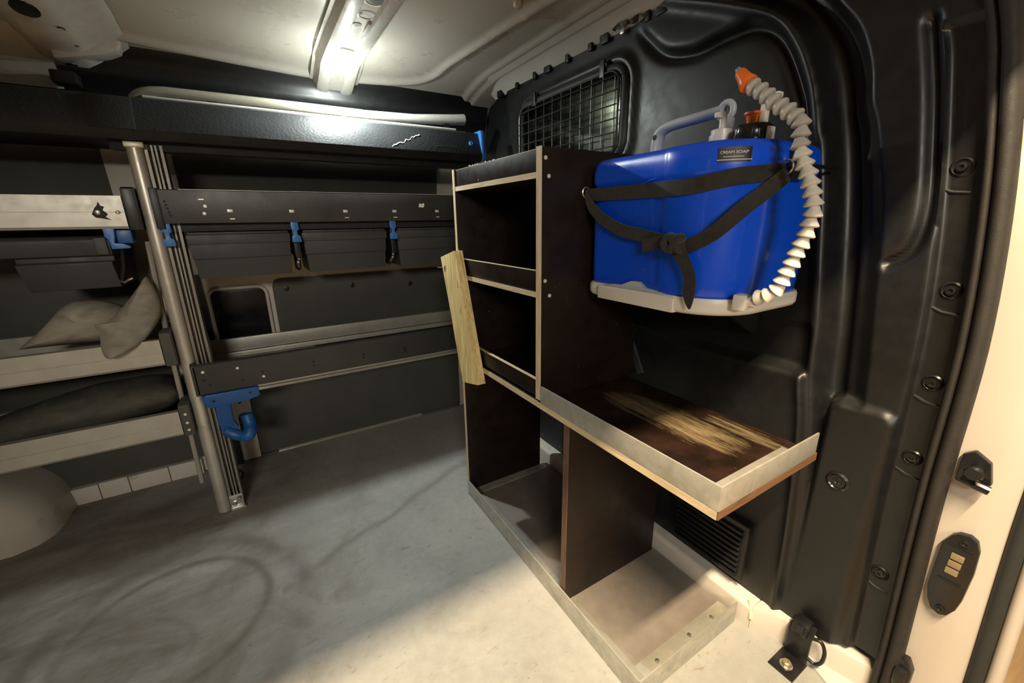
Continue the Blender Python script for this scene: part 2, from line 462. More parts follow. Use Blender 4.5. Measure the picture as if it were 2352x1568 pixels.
panel('lower_panel', -0.11, 0.765, 0.012, 0.46, 0.004, 'panel_grey', label='dark grey lining board above the floor')
panel('middle_panel', 0.030, 0.80, 0.46, 0.705, (0.004, 0.03, 0.03, 0.004), 'panel_grey', label='dark grey lining board with rounded corner')
panel('upper_panel', -0.175, 0.685, 0.90, 1.19, 0.01, 'panel_grey')
panel('upper_panel', -1.3, -0.335, 0.90, 1.19, 0.01, 'panel_grey')
panel('rear_panel', -1.5, -0.283, 0.062, 0.36, 0.004, 'panel_grey')
panel('rear_panel', -1.5, -0.30, 0.36, 0.89, 0.004, 'panel_grey')
panel('dark_opening', -0.163, 0.004, 0.45, 0.680, 0.025, 'black_gloss', off=0.001, th=0.003)
# raised rim round the opening
rim = [(x, wy(z) - 0.008, z) for x, z in rrect(-0.168, 0.009, 0.44, 0.685, 0.03, 6)]
obj('opening_rim', MB().tube(rim + [rim[0]], 0.006, 8), 'white_body', wall_far)
panel('pillar_cover', -0.335, -0.205, 0.70, 1.12, 0.012, 'white_body', off=0.004, th=0.014)
panel('pillar_slot', -0.205, -0.178, 0.47, 0.74, 0.006, 'black_plastic', off=0.004, th=0.008)
rim = [(x, wy(z) - 0.012, z) for x, z in ((-0.200, 0.40), (-0.203, 0.50), (-0.212, 0.62), (-0.228, 0.70), (-0.245, 0.75))]
obj('pillar_bead', MB().tube([tuple(p) for p in smooth_line(rim)], 0.012, 8), 'white_body', wall_far)
lower_cover = panel('pillar_foot', -0.192, -0.112, 0.005, 0.40, 0.004, 'white_body', off=0.004, th=0.012)
ov = [(x, 1.7735, z) for x, z in rrect(-0.160, -0.118, 0.095, 0.205, 0.02, 6)]
obj('oval_hole', MB().prism(rrect(-0.160, -0.120, 0.095, 0.205, 0.019, 6), lambda a, b: (a, 1.7745, b), lambda a, b: (a, 1.7715, b)), 'black_gloss', wall_far)
obj('slot_hole', MB().prism(rrect(-0.151, -0.140, 0.245, 0.29, 0.005, 4), lambda a, b: (a, 1.7745, b), lambda a, b: (a, 1.7715, b)), 'black_gloss', wall_far)
obj('foot_strip', MB().box((-0.196, 1.760, 0.0), (-0.172, 1.776, 0.15)), 'black_plastic', wall_far)
# screws along the boards
scr = MB().lathe([(0.0, 0), (0.006, 0.0), (0.006, 0.002), (0.003, 0.0035), (0.0, 0.0035)], (0, 0, 0), (0, -1, 0), 10, caps=False)
s0 = None
for x, z, d in [(0.075, 0.668, 0.011), (0.31, 0.660, 0.011), (0.55, 0.645, 0.011)]:
    mm = MB(); mm.lathe([(0.010, 0.0), (0.010, 0.003), (0.006, 0.004)], (x, wy(z) - 0.0095, z), (0, -1, 0), 12)
    obj('screw_cap', mm, 'black_plastic', wall_far)
for x, z in [(0.02, 0.275), (0.02, 0.20), (0.20, 0.275), (0.20, 0.20), (0.43, 0.285), (0.43, 0.22), (0.62, 0.295), (0.64, 0.24), (0.20, 0.105)]:
    mm = MB(); mm.lathe([(0.0055, 0.0), (0.0055, 0.0015), (0.003, 0.0025)], (x, wy(z) - 0.0095, z), (0, -1, 0), 10)
    obj('screw', mm, 'panel_grey' if z < 0.15 else 'rubber', wall_far)
# black upper trim between the wall and the roof
rows = []
for x in linspace(-0.36, 0.90, 15):
    rows.append([(x, wy(z) - 0.006 - 0.012 * math.exp(-((z - 1.30) / 0.02) ** 2), z) for z in linspace(1.185, 1.374, 16)])
obj('upper_trim', MB().grid(rows), 'black_plastic', wall_far, label='black plastic trim under the roof edge', smooth=60)
rows = [[(x, wy(z) - 0.004, z) for z in linspace(1.185, 1.262, 6)] for x in linspace(-1.4, -0.36, 3)]
obj('upper_trim', MB().grid(rows), 'black_plastic', wall_far, smooth=60)
# light edging where the lining board meets the floor
struct(obj('trim_1', MB().tube([(-0.05, 1.777, 0.006), (0.56, 1.777, 0.006)], 0.005, 8), 'pipe_cream'), 'thin pale edging along the foot of the far wall')
struct(obj('trim_2', MB().box((-0.11, 1.775, 0.0), (-0.05, 1.79, 0.010)).box((0.56, 1.775, 0), (0.76, 1.79, 0.012)), 'panel_grey', bevel=0.002), 'worn end of the wall edging on the floor')
# white kick boards at the rear
kb = struct(obj('baseboard_far', MB().box((-1.4, 1.782, 0.0), (-0.30, 1.789, 0.058)), 'white_body'), 'cream kick boards along the floor below the left shelves')
for x0, x1 in ((-0.397, -0.300), (-0.508, -0.399), (-0.585, -0.510), (-0.80, -0.587), (-1.1, -0.802)):
    obj('kick_board', MB().box((x0, 1.768, 0.0), (x1, 1.782, 0.060 + random.uniform(-.002, .002))), 'white_body', kb, bevel=0.002)

# ---- wheel arch at the rear left
rings = []
for i in range(37):
    a = math.pi * i / 36
    ring = []
    for (dy, k) in ((0.0, 1.0), (-0.12, 1.0), (-0.17, 0.97), (-0.205, 0.90), (-0.225, 0.78)):
        rx = 0.36 * k; rz = 0.265 * k
        ring.append((-1.010 + rx * math.cos(a) * (1 if abs(math.cos(a)) < .99 else 1), 1.788 + dy, max(0.0, rz * math.sin(a) ** 0.75 if math.sin(a) > 0 else 0)))
    rings.append(ring)
m = MB().grid(rings)
m.add([r[-1] for r in rings], [tuple(range(37))])
wa = struct(obj('wheel_arch', m, 'white_body', smooth=50), 'rounded cream wheel arch bulging from the wall at the left', 'wheel arch')

# ---- roof: pressed sheet with beads
BEAD = [(p.x, p.y) for p in smooth_line([(-0.245, 1.595), (0.0, 1.620), (0.25, 1.635), (0.45, 1.620), (0.57, 1.590), (0.625, 1.535), (0.640, 1.45), (0.665, 1.15), (0.680, 1.00), (0.715, 0.70), (0.74, 0.30)], 4)]
BEAD2 = [(0.685, 1.03), (0.775, 1.00)]
def ceil_z(x, y):
    z = 1.402
    if y > 1.40: z -= 0.040 * ((y - 1.40) / 0.25) ** 2
    if x > -0.25:
        z -= 0.011 * math.exp(-(sdist((x, y), BEAD) / 0.013) ** 2)
        z -= 0.005 * math.exp(-(sdist((x, y), BEAD2) / 0.008) ** 2)
    z -= 0.010 * sstep((x - 0.775) / 0.02) + 0.008 * sstep((x - 0.815) / 0.012)
    return z
xs = linspace(REAR, -0.3, 10)[:-1] + linspace(-0.3, 0.95, 160)
ys = linspace(0.06, 1.0, 48)[:-1] + linspace(1.0, 1.675, 86)
m = MB().grid([[(x, y, ceil_z(x, y)) for y in ys] for x in xs])
ceiling = struct(obj('ceiling', m, 'ceiling_paint', smooth=60), 'bare painted steel roof with pressed beads')
struct(obj('roof_skin', MB().box((REAR, 0.0, 1.43), (0.95, 1.86, 1.45)), 'ceiling_paint'), 'outer roof skin of the van')
# hex nut on the roof
mm = MB().lathe([(0.012, 0), (0.012, -0.010), (0.007, -0.012)], (0.628, 0.985, 1.401), (0, 0, 1), 6)
obj('roof_nut', mm, 'rib_paint', ceiling, bevel=0.001)

def roof_rib(name, x0, x1, y0, y1, prof, holes, mat, label):
    """a pressed hat section hung under the roof; prof is (across 0..1, drop)"""
    ys = linspace(y0, y1, 16)
    rows = [[(x0 + (x1 - x0) * a, y, min(1.398, ceil_z(0.3, y) + 0.002) - d - 0.004) for a, d in prof] for y in ys]
    m = MB().grid(rows)
    r = struct(obj(name, m, mat, smooth=40), label)
    for hx, hy, rx, ry, ang, dep in holes:
        zz = min(1.398, ceil_z(0.3, hy) + 0.002) - dep - 0.0052
        pts = [(hx + rx * math.cos(t) * math.cos(ang) - ry * math.sin(t) * math.sin(ang), hy + rx * math.cos(t) * math.sin(ang) + ry * math.sin(t) * math.cos(ang)) for t in linspace(0, 2 * math.pi, 17)[:-1]]
        obj('hole', MB().prism_z(pts, zz, zz + 0.001), 'black_gloss', r)
    return r
P_RIB = [(0, 0.0), (0.06, 0.001), (0.13, 0.022), (0.20, 0.026), (0.34, 0.026), (0.38, 0.018), (0.62, 0.018), (0.66, 0.026), (0.80, 0.026), (0.87, 0.022), (0.94, 0.001), (1, 0.0)]
rib = roof_rib('roof_rib', 0.238, 0.388, 0.10, 1.735, P_RIB, [(0.318, 1.085, 0.016, 0.018, 0, 0.018), (0.300, 1.165, 0.004, 0.006, 0, 0.018), (0.305, 1.225, 0.010, 0.010, 0, 0.018), (0.318, 0.95, 0.012, 0.012, 0, 0.018)], 'rib_paint', 'pressed steel roof rib carrying the lamp')
# folded foot of the rib
rows = []
for a in linspace(0, 1, 14):
    x = 0.232 + 0.165 * a
    rows.append([(x, 1.70, 1.350 - 0.006 * math.cos(a * 19)), (x, 1.715, 1.338 - 0.006 * math.cos(a * 19)), (x, 1.72, 1.332 - 0.008 * math.cos(a * 19))])
obj('rib_foot', MB().grid([[(p[0], p[1] - 0.03, p[2]) for p in r] for r in rows]), 'rib_paint', rib, smooth=60)
obj('rib_clip', MB().box((0.285, 1.665, 1.318), (0.335, 1.685, 1.330)), 'black_plastic', rib, bevel=0.002)
obj('rib_slot', MB().box((0.325, 1.20, 1.371), (0.333, 1.30, 1.3785)), 'rib_paint', rib, bevel=0.002)
for yy in (1.09, 1.165):
    mm = MB().lathe([(0.024, 0), (0.026, -0.003), (0.020, -0.004), (0.018, 0.001)], (0.315, yy, 1.379), (0, 0, 1), 24, caps=False)
    obj('pressed_ring', mm, 'rib_paint', rib)
P_REAR = [(0, 0.0), (0.16, 0.004), (0.30, 0.045), (0.36, 0.050), (0.62, 0.050), (0.68, 0.040), (0.84, 0.012), (0.92, 0.010), (1, 0.0)]
rib2 = roof_rib('roof_rib_rear', -0.46, -0.205, 0.10, 1.70, P_REAR, [(-0.335, 1.41, 0.022, 0.045, 0.1, 0.050), (-0.305, 1.50, 0.007, 0.013, 0, 0.050), (-0.335, 1.655, 0.012, 0.020, 0.2, 0.050), (-0.30, 1.57, 0.005, 0.005, 0, 0.050)], 'rib_paint', 'wide pressed steel cross member of the roof at the left')
obj('rib_gusset', MB().grid([[(x, 1.668 - 0.05 * t - 0.03 * t * t, 1.252 + 0.135 * t) for t in linspace(0, 1, 8)] for x in (-1.4, -0.44, -0.40, -0.365)]), 'rib_paint', rib2, smooth=60)
obj('rib_end', MB().prism_y([(-0.36, 1.365), (-0.215, 1.372), (-0.225, 1.345), (-0.255, 1.330), (-0.30, 1.318), (-0.355, 1.305)], 1.60, 1.655), 'rib_paint', rib2, bevel=0.006)
obj('rib_plug', MB().box((-0.372, 1.60, 1.252), (-0.322, 1.65, 1.282)), 'black_plastic', rib2, bevel=0.006)

# ---- bulkhead towards the cab: pressed black plastic
XB = 0.880
EDGE = [(0.0, 0.112), (0.13, 0.114), (0.45, 0.127), (0.71, 0.133), (0.92, 0.153), (1.085, 0.180), (1.163, 0.199), (1.30, 0.245), (1.40, 0.285)]
EDGE_S = [(p.x, p.y) for p in smooth_line(EDGE, 5)]
def edge(z): return interp(z, EDGE_S)
def sl(pts, n=4): return [(p.x, p.y) for p in smooth_line(pts, n)]
RIDGE = sl([(0.80, 1.40), (0.72, 1.365), (0.60, 1.312), (0.497, 1.256), (0.445, 1.198), (0.414, 1.137), (0.394, 1.072), (0.372, 0.971), (0.35, 0.821), (0.335, 0.70), (0.328, 0.60), (0.31, 0.486), (0.295, 0.25), (0.29, 0.0)])
VALLEY = sl([(0.50, 1.40), (0.455, 1.31), (0.40, 1.239), (0.362, 1.19), (0.337, 1.128), (0.327, 1.077), (0.31, 1.03), (0.279, 0.896), (0.263, 0.755), (0.247, 0.60), (0.235, 0.45), (0.23, 0.0)])
GROOVE = sl([(0.278, 1.17), (0.256, 1.078), (0.240, 0.99), (0.231, 0.93), (0.229, 0.883), (0.237, 0.845), (0.262, 0.825)])
EMB = sl([(0.83, 1.335), (0.802, 1.308), (0.765, 1.275), (0.728, 1.256), (0.665, 1.244), (0.60, 1.250), (0.535, 1.246), (0.483, 1.208), (0.439, 1.123), (0.424, 1.078), (0.413, 1.019)])
RIDGE_Z = [(b, a) for a, b in reversed(RIDGE)]
VALLEY_Z = [(b, a) for a, b in reversed(VALLEY)]
EMB_Y = [(a, b) for a, b in reversed(EMB)]
VPROF = [(p.x, p.y) for p in smooth_line([(0, 0), (0.10, 0.45), (0.22, 0.85), (0.40, 0.95), (0.50, 0.80), (0.58, 0.55), (0.75, 0.45), (0.90, 0.20), (1.0, 0.0)], 4)]
WIN = (0.862, 1.350, 1.062, 1.278, 0.045)
def win_sd(y, z):
    cy, cz = (WIN[0] + WIN[1]) / 2, (WIN[2] + WIN[3]) / 2; r = WIN[4]
    qx = abs(y - cy) - (WIN[1] - WIN[0]) / 2 + r; qz = abs(z - cz) - (WIN[3] - WIN[2]) / 2 + r
    return math.hypot(max(qx, 0), max(qz, 0)) + min(max(qx, qz), 0) - r
def bulk_h(y, z, u):
    p = (y, z); h = 0.0
    d = abs(sdist(p, RIDGE)) * (1 if y > interp(z, RIDGE_Z) else -1) if y < 0.85 else 0.3      # > 0 on the panel side
    h += 0.012 * math.exp(-((d - 0.006) / 0.014) ** 2)
    if d < 0:
        dv = abs(sdist(p, VALLEY)) * (1 if y > interp(z, VALLEY_Z) else -1)
        if dv > 0:
            s = -d / (dv - d)
            v = interp(s, VPROF)
            h -= 0.040 * v * sstep((z - 0.10) / 0.30)
    if z < 0.62:
        bo = max(abs(y - 0.247) - 0.028, 0.0); bz = max(z - 0.552, 0.0); bd = math.hypot(bo, bz)
        k = 1 - sstep((bd - 0.012) / 0.020)
        h = h * (1 - k) + 0.012 * k
    if z > 0.80 and y < 0.32: h -= 0.015 * math.exp(-(sdist(p, GROOVE) / 0.0085) ** 2)
    if z < 1.16: h -= 0.014 * sstep((0.068 - u) / 0.007)
    if z > 0.98 and d > 0 and 0.36 < y < 0.86:
        e = abs(sdist(p, EMB)) * (1 if z > interp(y, EMB_Y) else -1)
        fade = sstep((z - 1.0) / 0.06) * sstep((0.85 - y) / 0.06)
        h += (0.008 * sstep((e + 0.006) / 0.016) - 0.013 * math.exp(-(e / 0.011) ** 2)) * fade
    if d > 0.006:
        k = sstep((d - 0.006) / 0.012)
        h += 0.022 * sstep((0.618 - z) / 0.012) * k
        h -= 0.008 * (sstep((0.705 - z) / 0.010)) * k * sstep((z - 0.60) / 0.010)
    if y > 0.75 and z > 0.95:
        h += 0.010 * math.exp(-((win_sd(y, z) - 0.022) / 0.012) ** 2)
    if y > 1.42: h -= 0.03 * sstep((y - 1.46) / 0.05) * (1 if z < 1.5 else 0)
    if z > 1.30: h -= 0.0
    return h
us = linspace(0.0, 0.46, 132)[:-1] + linspace(0.46, 1.56, 112)
zs = linspace(0.045, 1.364, 228)
m = MB(); idx = {}
for j, z in enumerate(zs):
    e = edge(z)
    for i, u in enumerate(us):
        y = e + u
        z = max(zs[j], 0.050 + 0.030 * sstep((0.26 - y) / 0.10))
        idx[i, j] = len(m.v); m.v.append(Vector((XB - bulk_h(y, z, u), y, z)))
for j in range(len(zs) - 1):
    for i in range(len(us) - 1):
        q = (idx[i, j], idx[i + 1, j], idx[i + 1, j + 1], idx[i, j + 1])
        c = sum((m.v[k] for k in q), Vector()) / 4
        if win_sd(c.y, c.z) < -0.004: continue
        m.f.append(q)
bulk = struct(obj('wall_bulkhead', m, 'black_plastic', smooth=80), 'moulded black plastic bulkhead lining')
# back of the bulkhead so that no light leaks
mm = MB()
mm.box((0.935, 0.10, -0.03), (0.945, 0.835, 1.43)); mm.box((0.935, 1.375, -0.03), (0.945, 1.86, 1.43))
mm.box((0.935, 0.835, -0.03), (0.945, 1.375, 1.045)); mm.box((0.935, 0.835, 1.295), (0.945, 1.375, 1.43))
obj('bulkhead_sheet', mm, 'white_body', bulk)
# screws with washers
for y, z in [(0.206, 0.966), (0.181, 0.789), (0.172, 0.641), (0.170, 0.506), (0.168, 0.264)]:
    x = XB - bulk_h(y, z, y - edge(z))
    mm = MB().lathe([(0.0135, 0.0), (0.0135, 0.002), (0.011, 0.004), (0.0085, 0.002), (0.0065, 0.002), (0.006, 0.007), (0.003, 0.0075), (0.0025, 0.005), (0.0, 0.005)], (x + 0.001, y, z), (-1, 0, 0), 20, caps=False)
    obj('trim_screw', mm, 'black_gloss', bulk)
    # pressed ledge below each screw
    obj('screw_ledge', MB().tube([(x + 0.0012, y + 0.018, z - 0.028), (x + 0.0006, y + 0.004, z - 0.034), (x + 0.0012, y - 0.016, z - 0.036)], 0.0030, 8), 'black_plastic', bulk)
y, z = 0.253, 0.42; x = XB - bulk_h(y, z, y - edge(z))
mm = MB().lathe([(0.019, 0.0), (0.019, 0.002), (0.015, 0.005), (0.012, 0.002), (0.008, 0.002), (0.007, 0.006), (0.003, 0.0065), (0.0, 0.004)], (x + 0.001, y, z), (-1, 0, 0), 24, caps=False)
obj('trim_screw', mm, 'black_gloss', bulk)
# clips along the upper edge of the lining
for k, y in enumerate([1.50, 1.38, 1.27, 1.20, 1.10, 1.00, 0.945, 0.88, 0.80, 0.76]):
    w = 0.008 + 0.008 * (k % 3 == 0)
    obj('edge_clip', MB().box((0.868, y - w, 1.346), (0.882, y + w, 1.370 - 0.005 * (k % 2))), 'black_plastic' if k not in (7,) else 'steel', bulk, bevel=0.003)
# white flange of the body above the lining
rows = [[(x, y, z) for x, z in ((0.80, 1.390), (0.832, 1.384), (0.862, 1.372), (0.886, 1.352))] for y in linspace(0.25, 1.56, 6)]
obj('body_flange', MB().grid(rows), 'tank_white', bulk, smooth=50)
# crumpled foil left on the flange
mm = MB().grid([[(0.852 + 0.012 * a + random.uniform(-.003, .003), 0.80 + 0.10 * b, 1.362 + random.uniform(-.006, .006)) for a in (0, 1, 2)] for b in linspace(0, 1, 9)])
obj('foil_tape', mm, 'steel', bulk, smooth=0)

# lower vent
vent = MB().box((0.838, 0.375, 0.085), (0.846, 0.56, 0.235))
ve = obj('vent_plate', vent, 'black_gloss', bulk, bevel=0.003)
sl0 = None
for k in range(9):
    z = 0.098 + k * 0.0145
    if sl0 is None:
        sl0 = obj('vent_slat', MB().box((0.829, 0.385, z), (0.840, 0.55, z + 0.006)), 'black_plastic', bulk, bevel=0.001)
    else: copy_part(sl0, (0, 0, k * 0.0145))

# ---- window in the bulkhead
cy, cz = (WIN[0] + WIN[1]) / 2, (WIN[2] + WIN[3]) / 2
frame_path = rrect(WIN[0], WIN[1], WIN[2], WIN[3], WIN[4], 8)
mm = MB().tube([(0.876, y, z) for y, z in frame_path] + [(0.876, *frame_path[0])], 0.0135, 10)
win = struct(obj('window_1', mm, 'rubber_dark', smooth=60), 'bulkhead window with black rubber seal behind a wire guard', 'window')
obj('pane', MB().prism_x(rrect(WIN[0] - 0.004, WIN[1] + 0.004, WIN[2] - 0.004, WIN[3] + 0.004, WIN[4], 6), 0.884, 0.889), 'tinted_glass', win)
guard = thing('window_guard', 'dark wire mesh guard bolted over the bulkhead window', 'window guard', (0.862, cy, WIN[2]))
gp = rrect(WIN[0] + 0.010, WIN[1] - 0.004, WIN[2] + 0.006, WIN[3] - 0.008, 0.035, 6)
obj('guard_frame', MB().tube([(0.860, y, z) for y, z in gp] + [(0.860, *gp[0])], 0.0030, 8), 'wire_steel', guard)
vw = None
ny = 11
for k in range(ny):
    y = WIN[0] + 0.022 + k * (WIN[1] - WIN[0] - 0.04) / (ny - 1)
    ins = 0.012 if k in (0, ny - 1) else 0.0
    if vw is None or ins:
        w_ = obj('wire', MB().tube([(0.8585, y, WIN[2] + 0.008 + ins), (0.8585, y, WIN[3] - 0.010 - ins)], 0.0018, 6), 'wire_steel', guard)
        if not ins: vw = w_; y_vw = y
    else: copy_part(vw, (0, y - y_vw, 0))
hw = None
for k in range(6):
    z = WIN[2] + 0.026 + k * (WIN[3] - WIN[2] - 0.05) / 5
    if hw is None:
        hw = obj('wire', MB().tube([(0.856, WIN[0] + 0.012, z), (0.856, WIN[1] - 0.006, z)], 0.0018, 6), 'wire_steel', guard); z_hw = z
    else: copy_part(hw, (0, 0, z - z_hw))
for y in (0.935, 1.255):
    obj('guard_tab', MB().box((0.856, y - 0.009, WIN[3] - 0.016), (0.862, y + 0.009, WIN[3] + 0.026)), 'black_plastic', guard, bevel=0.002)

# ---- cab behind the window
seat = thing('cab_seat', 'grey cloth cab seat seen through the bulkhead window', 'seat', (1.25, 1.25, -0.03))
def soft_box(a, b, bev): return MB().box(a, b)
obj('seat_base', MB().box((1.12, 1.0, -0.03), (1.62, 1.50, 0.42)), 'seat_cloth', seat, bevel=0.05, segs=3)
obj('backrest', MB().box((1.10, 1.02, 0.42), (1.24, 1.48, 1.10)), 'seat_cloth', seat, bevel=0.05, segs=3)
obj('headrest', MB().box((1.11, 1.13, 1.13), (1.20, 1.37, 1.27)), 'seat_cloth', seat, bevel=0.03, segs=3)
for y in (1.19, 1.31): obj('headrest_rod', MB().tube([(1.155, y, 1.08), (1.155, y, 1.15)], 0.007, 8), 'steel', seat)

# ---- door seal and the pillar of the sliding door opening
zs2 = linspace(-0.02, 1.40, 40)
rings = []
prof = [(0.024, 0.012), (0.023, -0.002), (0.020, -0.009), (0.015, -0.012), (0.0115, -0.010), (0.0100, -0.006), (0.0085, -0.011), (0.004, -0.017), (-0.003, -0.018), (-0.009, -0.011), (-0.011, 0.002), (-0.006, 0.014), (0.006, 0.018)]
for z in zs2:
    e = edge(z); rings.append([(XB + 0.004 + b * 1.1, e + 0.002 + a, z) for a, b in prof])
struct(obj('trim_door_seal', MB().loft(rings), 'rubber', smooth=70), 'dark rubber door seal running down the pillar', 'door seal')
def pw(z): return 0.082 - 0.077 * sstep((z - 0.84) / 0.20)
rows = []
for z in linspace(-0.06, 1.40, 36):
    e = edge(z); w = pw(z)
    rows.append([(0.955, e + 0.03, z), (0.893, e + 0.012, z), (0.890, e - 0.008, z), (0.892, e - w * 0.55, z), (0.900, e - w * 0.9, z), (0.915, e - w, z), (0.97, e - w - 0.004, z)])
pillar = struct(obj('wall_pillar', MB().grid(rows), 'pillar_paint', smooth=60), 'cream painted pillar of the door opening', 'pillar')
rows = []; rings = []; rings2 = []
for z in linspace(-0.06, 1.40, 36):
    e = edge(z); w = pw(z)
    c = (0.908, e - w - 0.006, z)
    rings.append([(c[0] + 0.010 * math.cos(t), c[1] + 0.010 * math.sin(t), z) for t in linspace(0, 2 * math.pi, 11)[:-1]])
    c = (0.918, e - w - 0.024, z)
    rings2.append([(c[0] + 0.014 * math.cos(t), c[1] + 0.010 * math.sin(t), z) for t in linspace(0, 2 * math.pi, 11)[:-1]])
struct(obj('trim_outer_seal', MB().loft(rings), 'rubber_dark', smooth=70), 'black weather strip on the cream pillar', 'weather strip')
struct(obj('trim_body_edge', MB().loft(rings2), 'pillar_paint', smooth=70), 'pale rounded outer edge of the body beyond the weather strip', 'body edge')
# white step below the bulkhead
mm = MB().prism_y([(0.822, -0.01), (0.822, 0.052), (0.830, 0.060), (0.90, 0.062), (0.90, -0.01)], 0.335, 1.60)
step = struct(obj('trim_sill', mm, 'white_body', bevel=0.003), 'cream metal upstand along the foot of the bulkhead', 'sill')
mm = MB().prism_z([(0.822, 0.335), (0.90, 0.335), (0.92, 0.10), (0.895, 0.10), (0.868, 0.22), (0.845, 0.30)], -0.01, 0.062)
obj('sill_end', mm, 'white_body', step, bevel=0.006)
mm = MB().prism_z([(0.86, 0.24), (0.925, 0.26), (0.935, 0.105), (0.80, 0.105)], -0.01, 0.006)
obj('door_step', mm, 'pipe_white', step, bevel=0.002)
obj('rust_drip', MB().tube([(0.836, 0.345, 0.062), (0.829, 0.338, 0.052), (0.822, 0.333, 0.03)], [0.007, 0.006, 0.004], 8), 'peg_cream', step)

# ---- fixtures on the pillar
def cyl(c, axis, r, h, seg=16): return MB().lathe([(r * .9, 0), (r, h * .12), (r, h * .88), (r * .9, h)], c, axis, seg)
st = thing('door_striker', 'black door striker bracket high on the cream pillar', 'striker', (0.888, 0.098, 0.495))
obj('striker_plate', MB().prism_x([(0.116, 0.500), (0.116, 0.545), (0.104, 0.556), (0.085, 0.543), (0.078, 0.510), (0.095, 0.496)], 0.880, 0.892), 'black_gloss', st, bevel=0.003)
obj('striker_pin', MB().lathe([(0.006, 0), (0.008, 0.004), (0.008, 0.02), (0.011, 0.024), (0.009, 0.03)], (0.882, 0.096, 0.530), (-1, 0, 0), 14), 'black_gloss', st)
obj('striker_lug', MB().tube([(0.876, 0.106, 0.512), (0.870, 0.092, 0.508), (0.872, 0.078, 0.505)], 0.007, 10), 'black_gloss', st)
cp = thing('contact_plate', 'black oval contact plate with three brass strips on the pillar', 'contact plate', (0.89, 0.085, 0.255))
out = [(0.107, 0.388), (0.099, 0.407), (0.092, 0.414), (0.080, 0.417), (0.071, 0.411), (0.066, 0.395), (0.064, 0.354), (0.066, 0.300), (0.069, 0.279), (0.076, 0.262), (0.085, 0.256), (0.096, 0.262), (0.103, 0.278), (0.107, 0.300)]
obj('plate', MB().prism_x(out, 0.879, 0.892), 'black_gloss', cp, bevel=0.003)
for k in range(3):
    z = 0.340 + k * 0.014
    obj('brass_contact', MB().box((0.8765, 0.079 - 0.0006 * k, z), (0.8795, 0.094 - 0.0006 * k, z + 0.011)), 'brass', cp, bevel=0.001)
for y, z in ((0.083, 0.402), (0.085, 0.270)):
    obj('plate_screw', MB().lathe([(0.006, 0), (0.006, 0.002), (0.003, 0.003), (0.002, 0.001), (0, 0.001)], (0.8795, y, z), (-1, 0, 0), 14, caps=False), 'black_plastic', cp)
for z in (0.392, 0.325): obj('plate_ridge', MB().box((0.8775, 0.072, z), (0.8795, 0.100, z + 0.002)), 'black_plastic', cp)
ct = thing('door_catch', 'black door catch low on the cream pillar beside the seal', 'door catch', (0.888, 0.098, 0.05))
obj('catch_body', MB().prism_x([(0.118, 0.05), (0.118, 0.134), (0.098, 0.138), (0.089, 0.118), (0.088, 0.06)], 0.872, 0.892), 'black_gloss', ct, bevel=0.004)
obj('catch_roller', cyl((0.868, 0.102, 0.085), (0, 0, 1), 0.009, 0.035), 'black_plastic', ct)

# ---- near side wall of the van round the door opening, and the rear doors (behind the camera)
mm = MB().box((REAR, 0.05, -0.03), (-0.80, 0.09, 1.43)).box((-0.80, 0.05, 1.30), (0.95, 0.09, 1.43))
struct(obj('wall_door_side', mm, 'white_body'), 'body side round the sliding door opening')
struct(obj('wall_rear', MB().box((REAR - 0.03, 0.05, -0.03), (REAR, 1.86, 1.43)), 'white_body'), 'rear end of the load bay')

# ---- the garage outside
struct(obj('ground', MB().box((-5, -5, -0.60), (4.2, 5, -0.55)), 'parquet'), 'brown boarded ground outside the van', 'ground')
gw = struct(obj('wall_garage', MB().box((3.6, -5, -0.55), (3.7, 5, 3.0)), 'garage_wall'), 'cream garage wall beyond the van', 'wall')
lv = thing('louvre_vent', 'dark louvred vent on the cream garage wall outside the van', 'vent', (3.58, 0.60, 1.20))
obj('vent_back', MB().box((3.57, 0.35, 0.98), (3.599, 0.82, 1.75)), 'dark_metal', lv, bevel=0.004)
l0 = None
for k in range(9):
    if l0 is None: l0 = obj('louvre', MB().box((3.53, 0.37, 1.0), (3.58, 0.80, 1.022)), 'panel_grey', lv, bevel=0.003)
    else: copy_part(l0, (0, 0, k * 0.082))

# ================================================================== ROOF LAMP
LAMP = (0.308, 1.433, 1.3735)
lamp = thing('roof_lamp', 'glowing round white lamp set into the roof rib', 'lamp', (LAMP[0], LAMP[1], LAMP[2] - 0.012))
obj('lamp_rim', MB().lathe([(0.040, 0.004), (0.040, -0.002), (0.034, -0.006), (0.032, 0.0)], LAMP, (0, 0, 1), 28, caps=False), 'pipe_white', lamp)
dome = [(0.032 * math.cos(t), -0.003 - 0.012 * math.sin(t)) for t in linspace(0, math.pi / 2 * 0.98, 7)]
obj('lamp_lens', MB().lathe(dome, LAMP, (0, 0, 1), 24), 'lamp_glow', lamp, smooth=60)
dl = bpy.data.lights.new('roof_lamp_beam', 'AREA'); dl.shape = 'DISK'; dl.size = 0.022; dl.energy = 6.8; dl.color = (0.93, 1.0, 0.95)
dlo = bpy.data.objects.new('roof_lamp_beam', dl); COL.objects.link(dlo); dlo.location = (LAMP[0], LAMP[1], LAMP[2] - 0.018)
pl = bpy.data.lights.new('roof_lamp_light', 'POINT'); pl.energy = 1.7; pl.color = (0.93, 1.0, 0.95); pl.shadow_soft_size = 0.010
plo = bpy.data.objects.new('roof_lamp_light', pl); COL.objects.link(plo); plo.location = (LAMP[0], LAMP[1], LAMP[2] - 0.080)

# ================================================================== RACKING ON THE FAR WALL
BY = 1.438   # front plane of the shelf beams
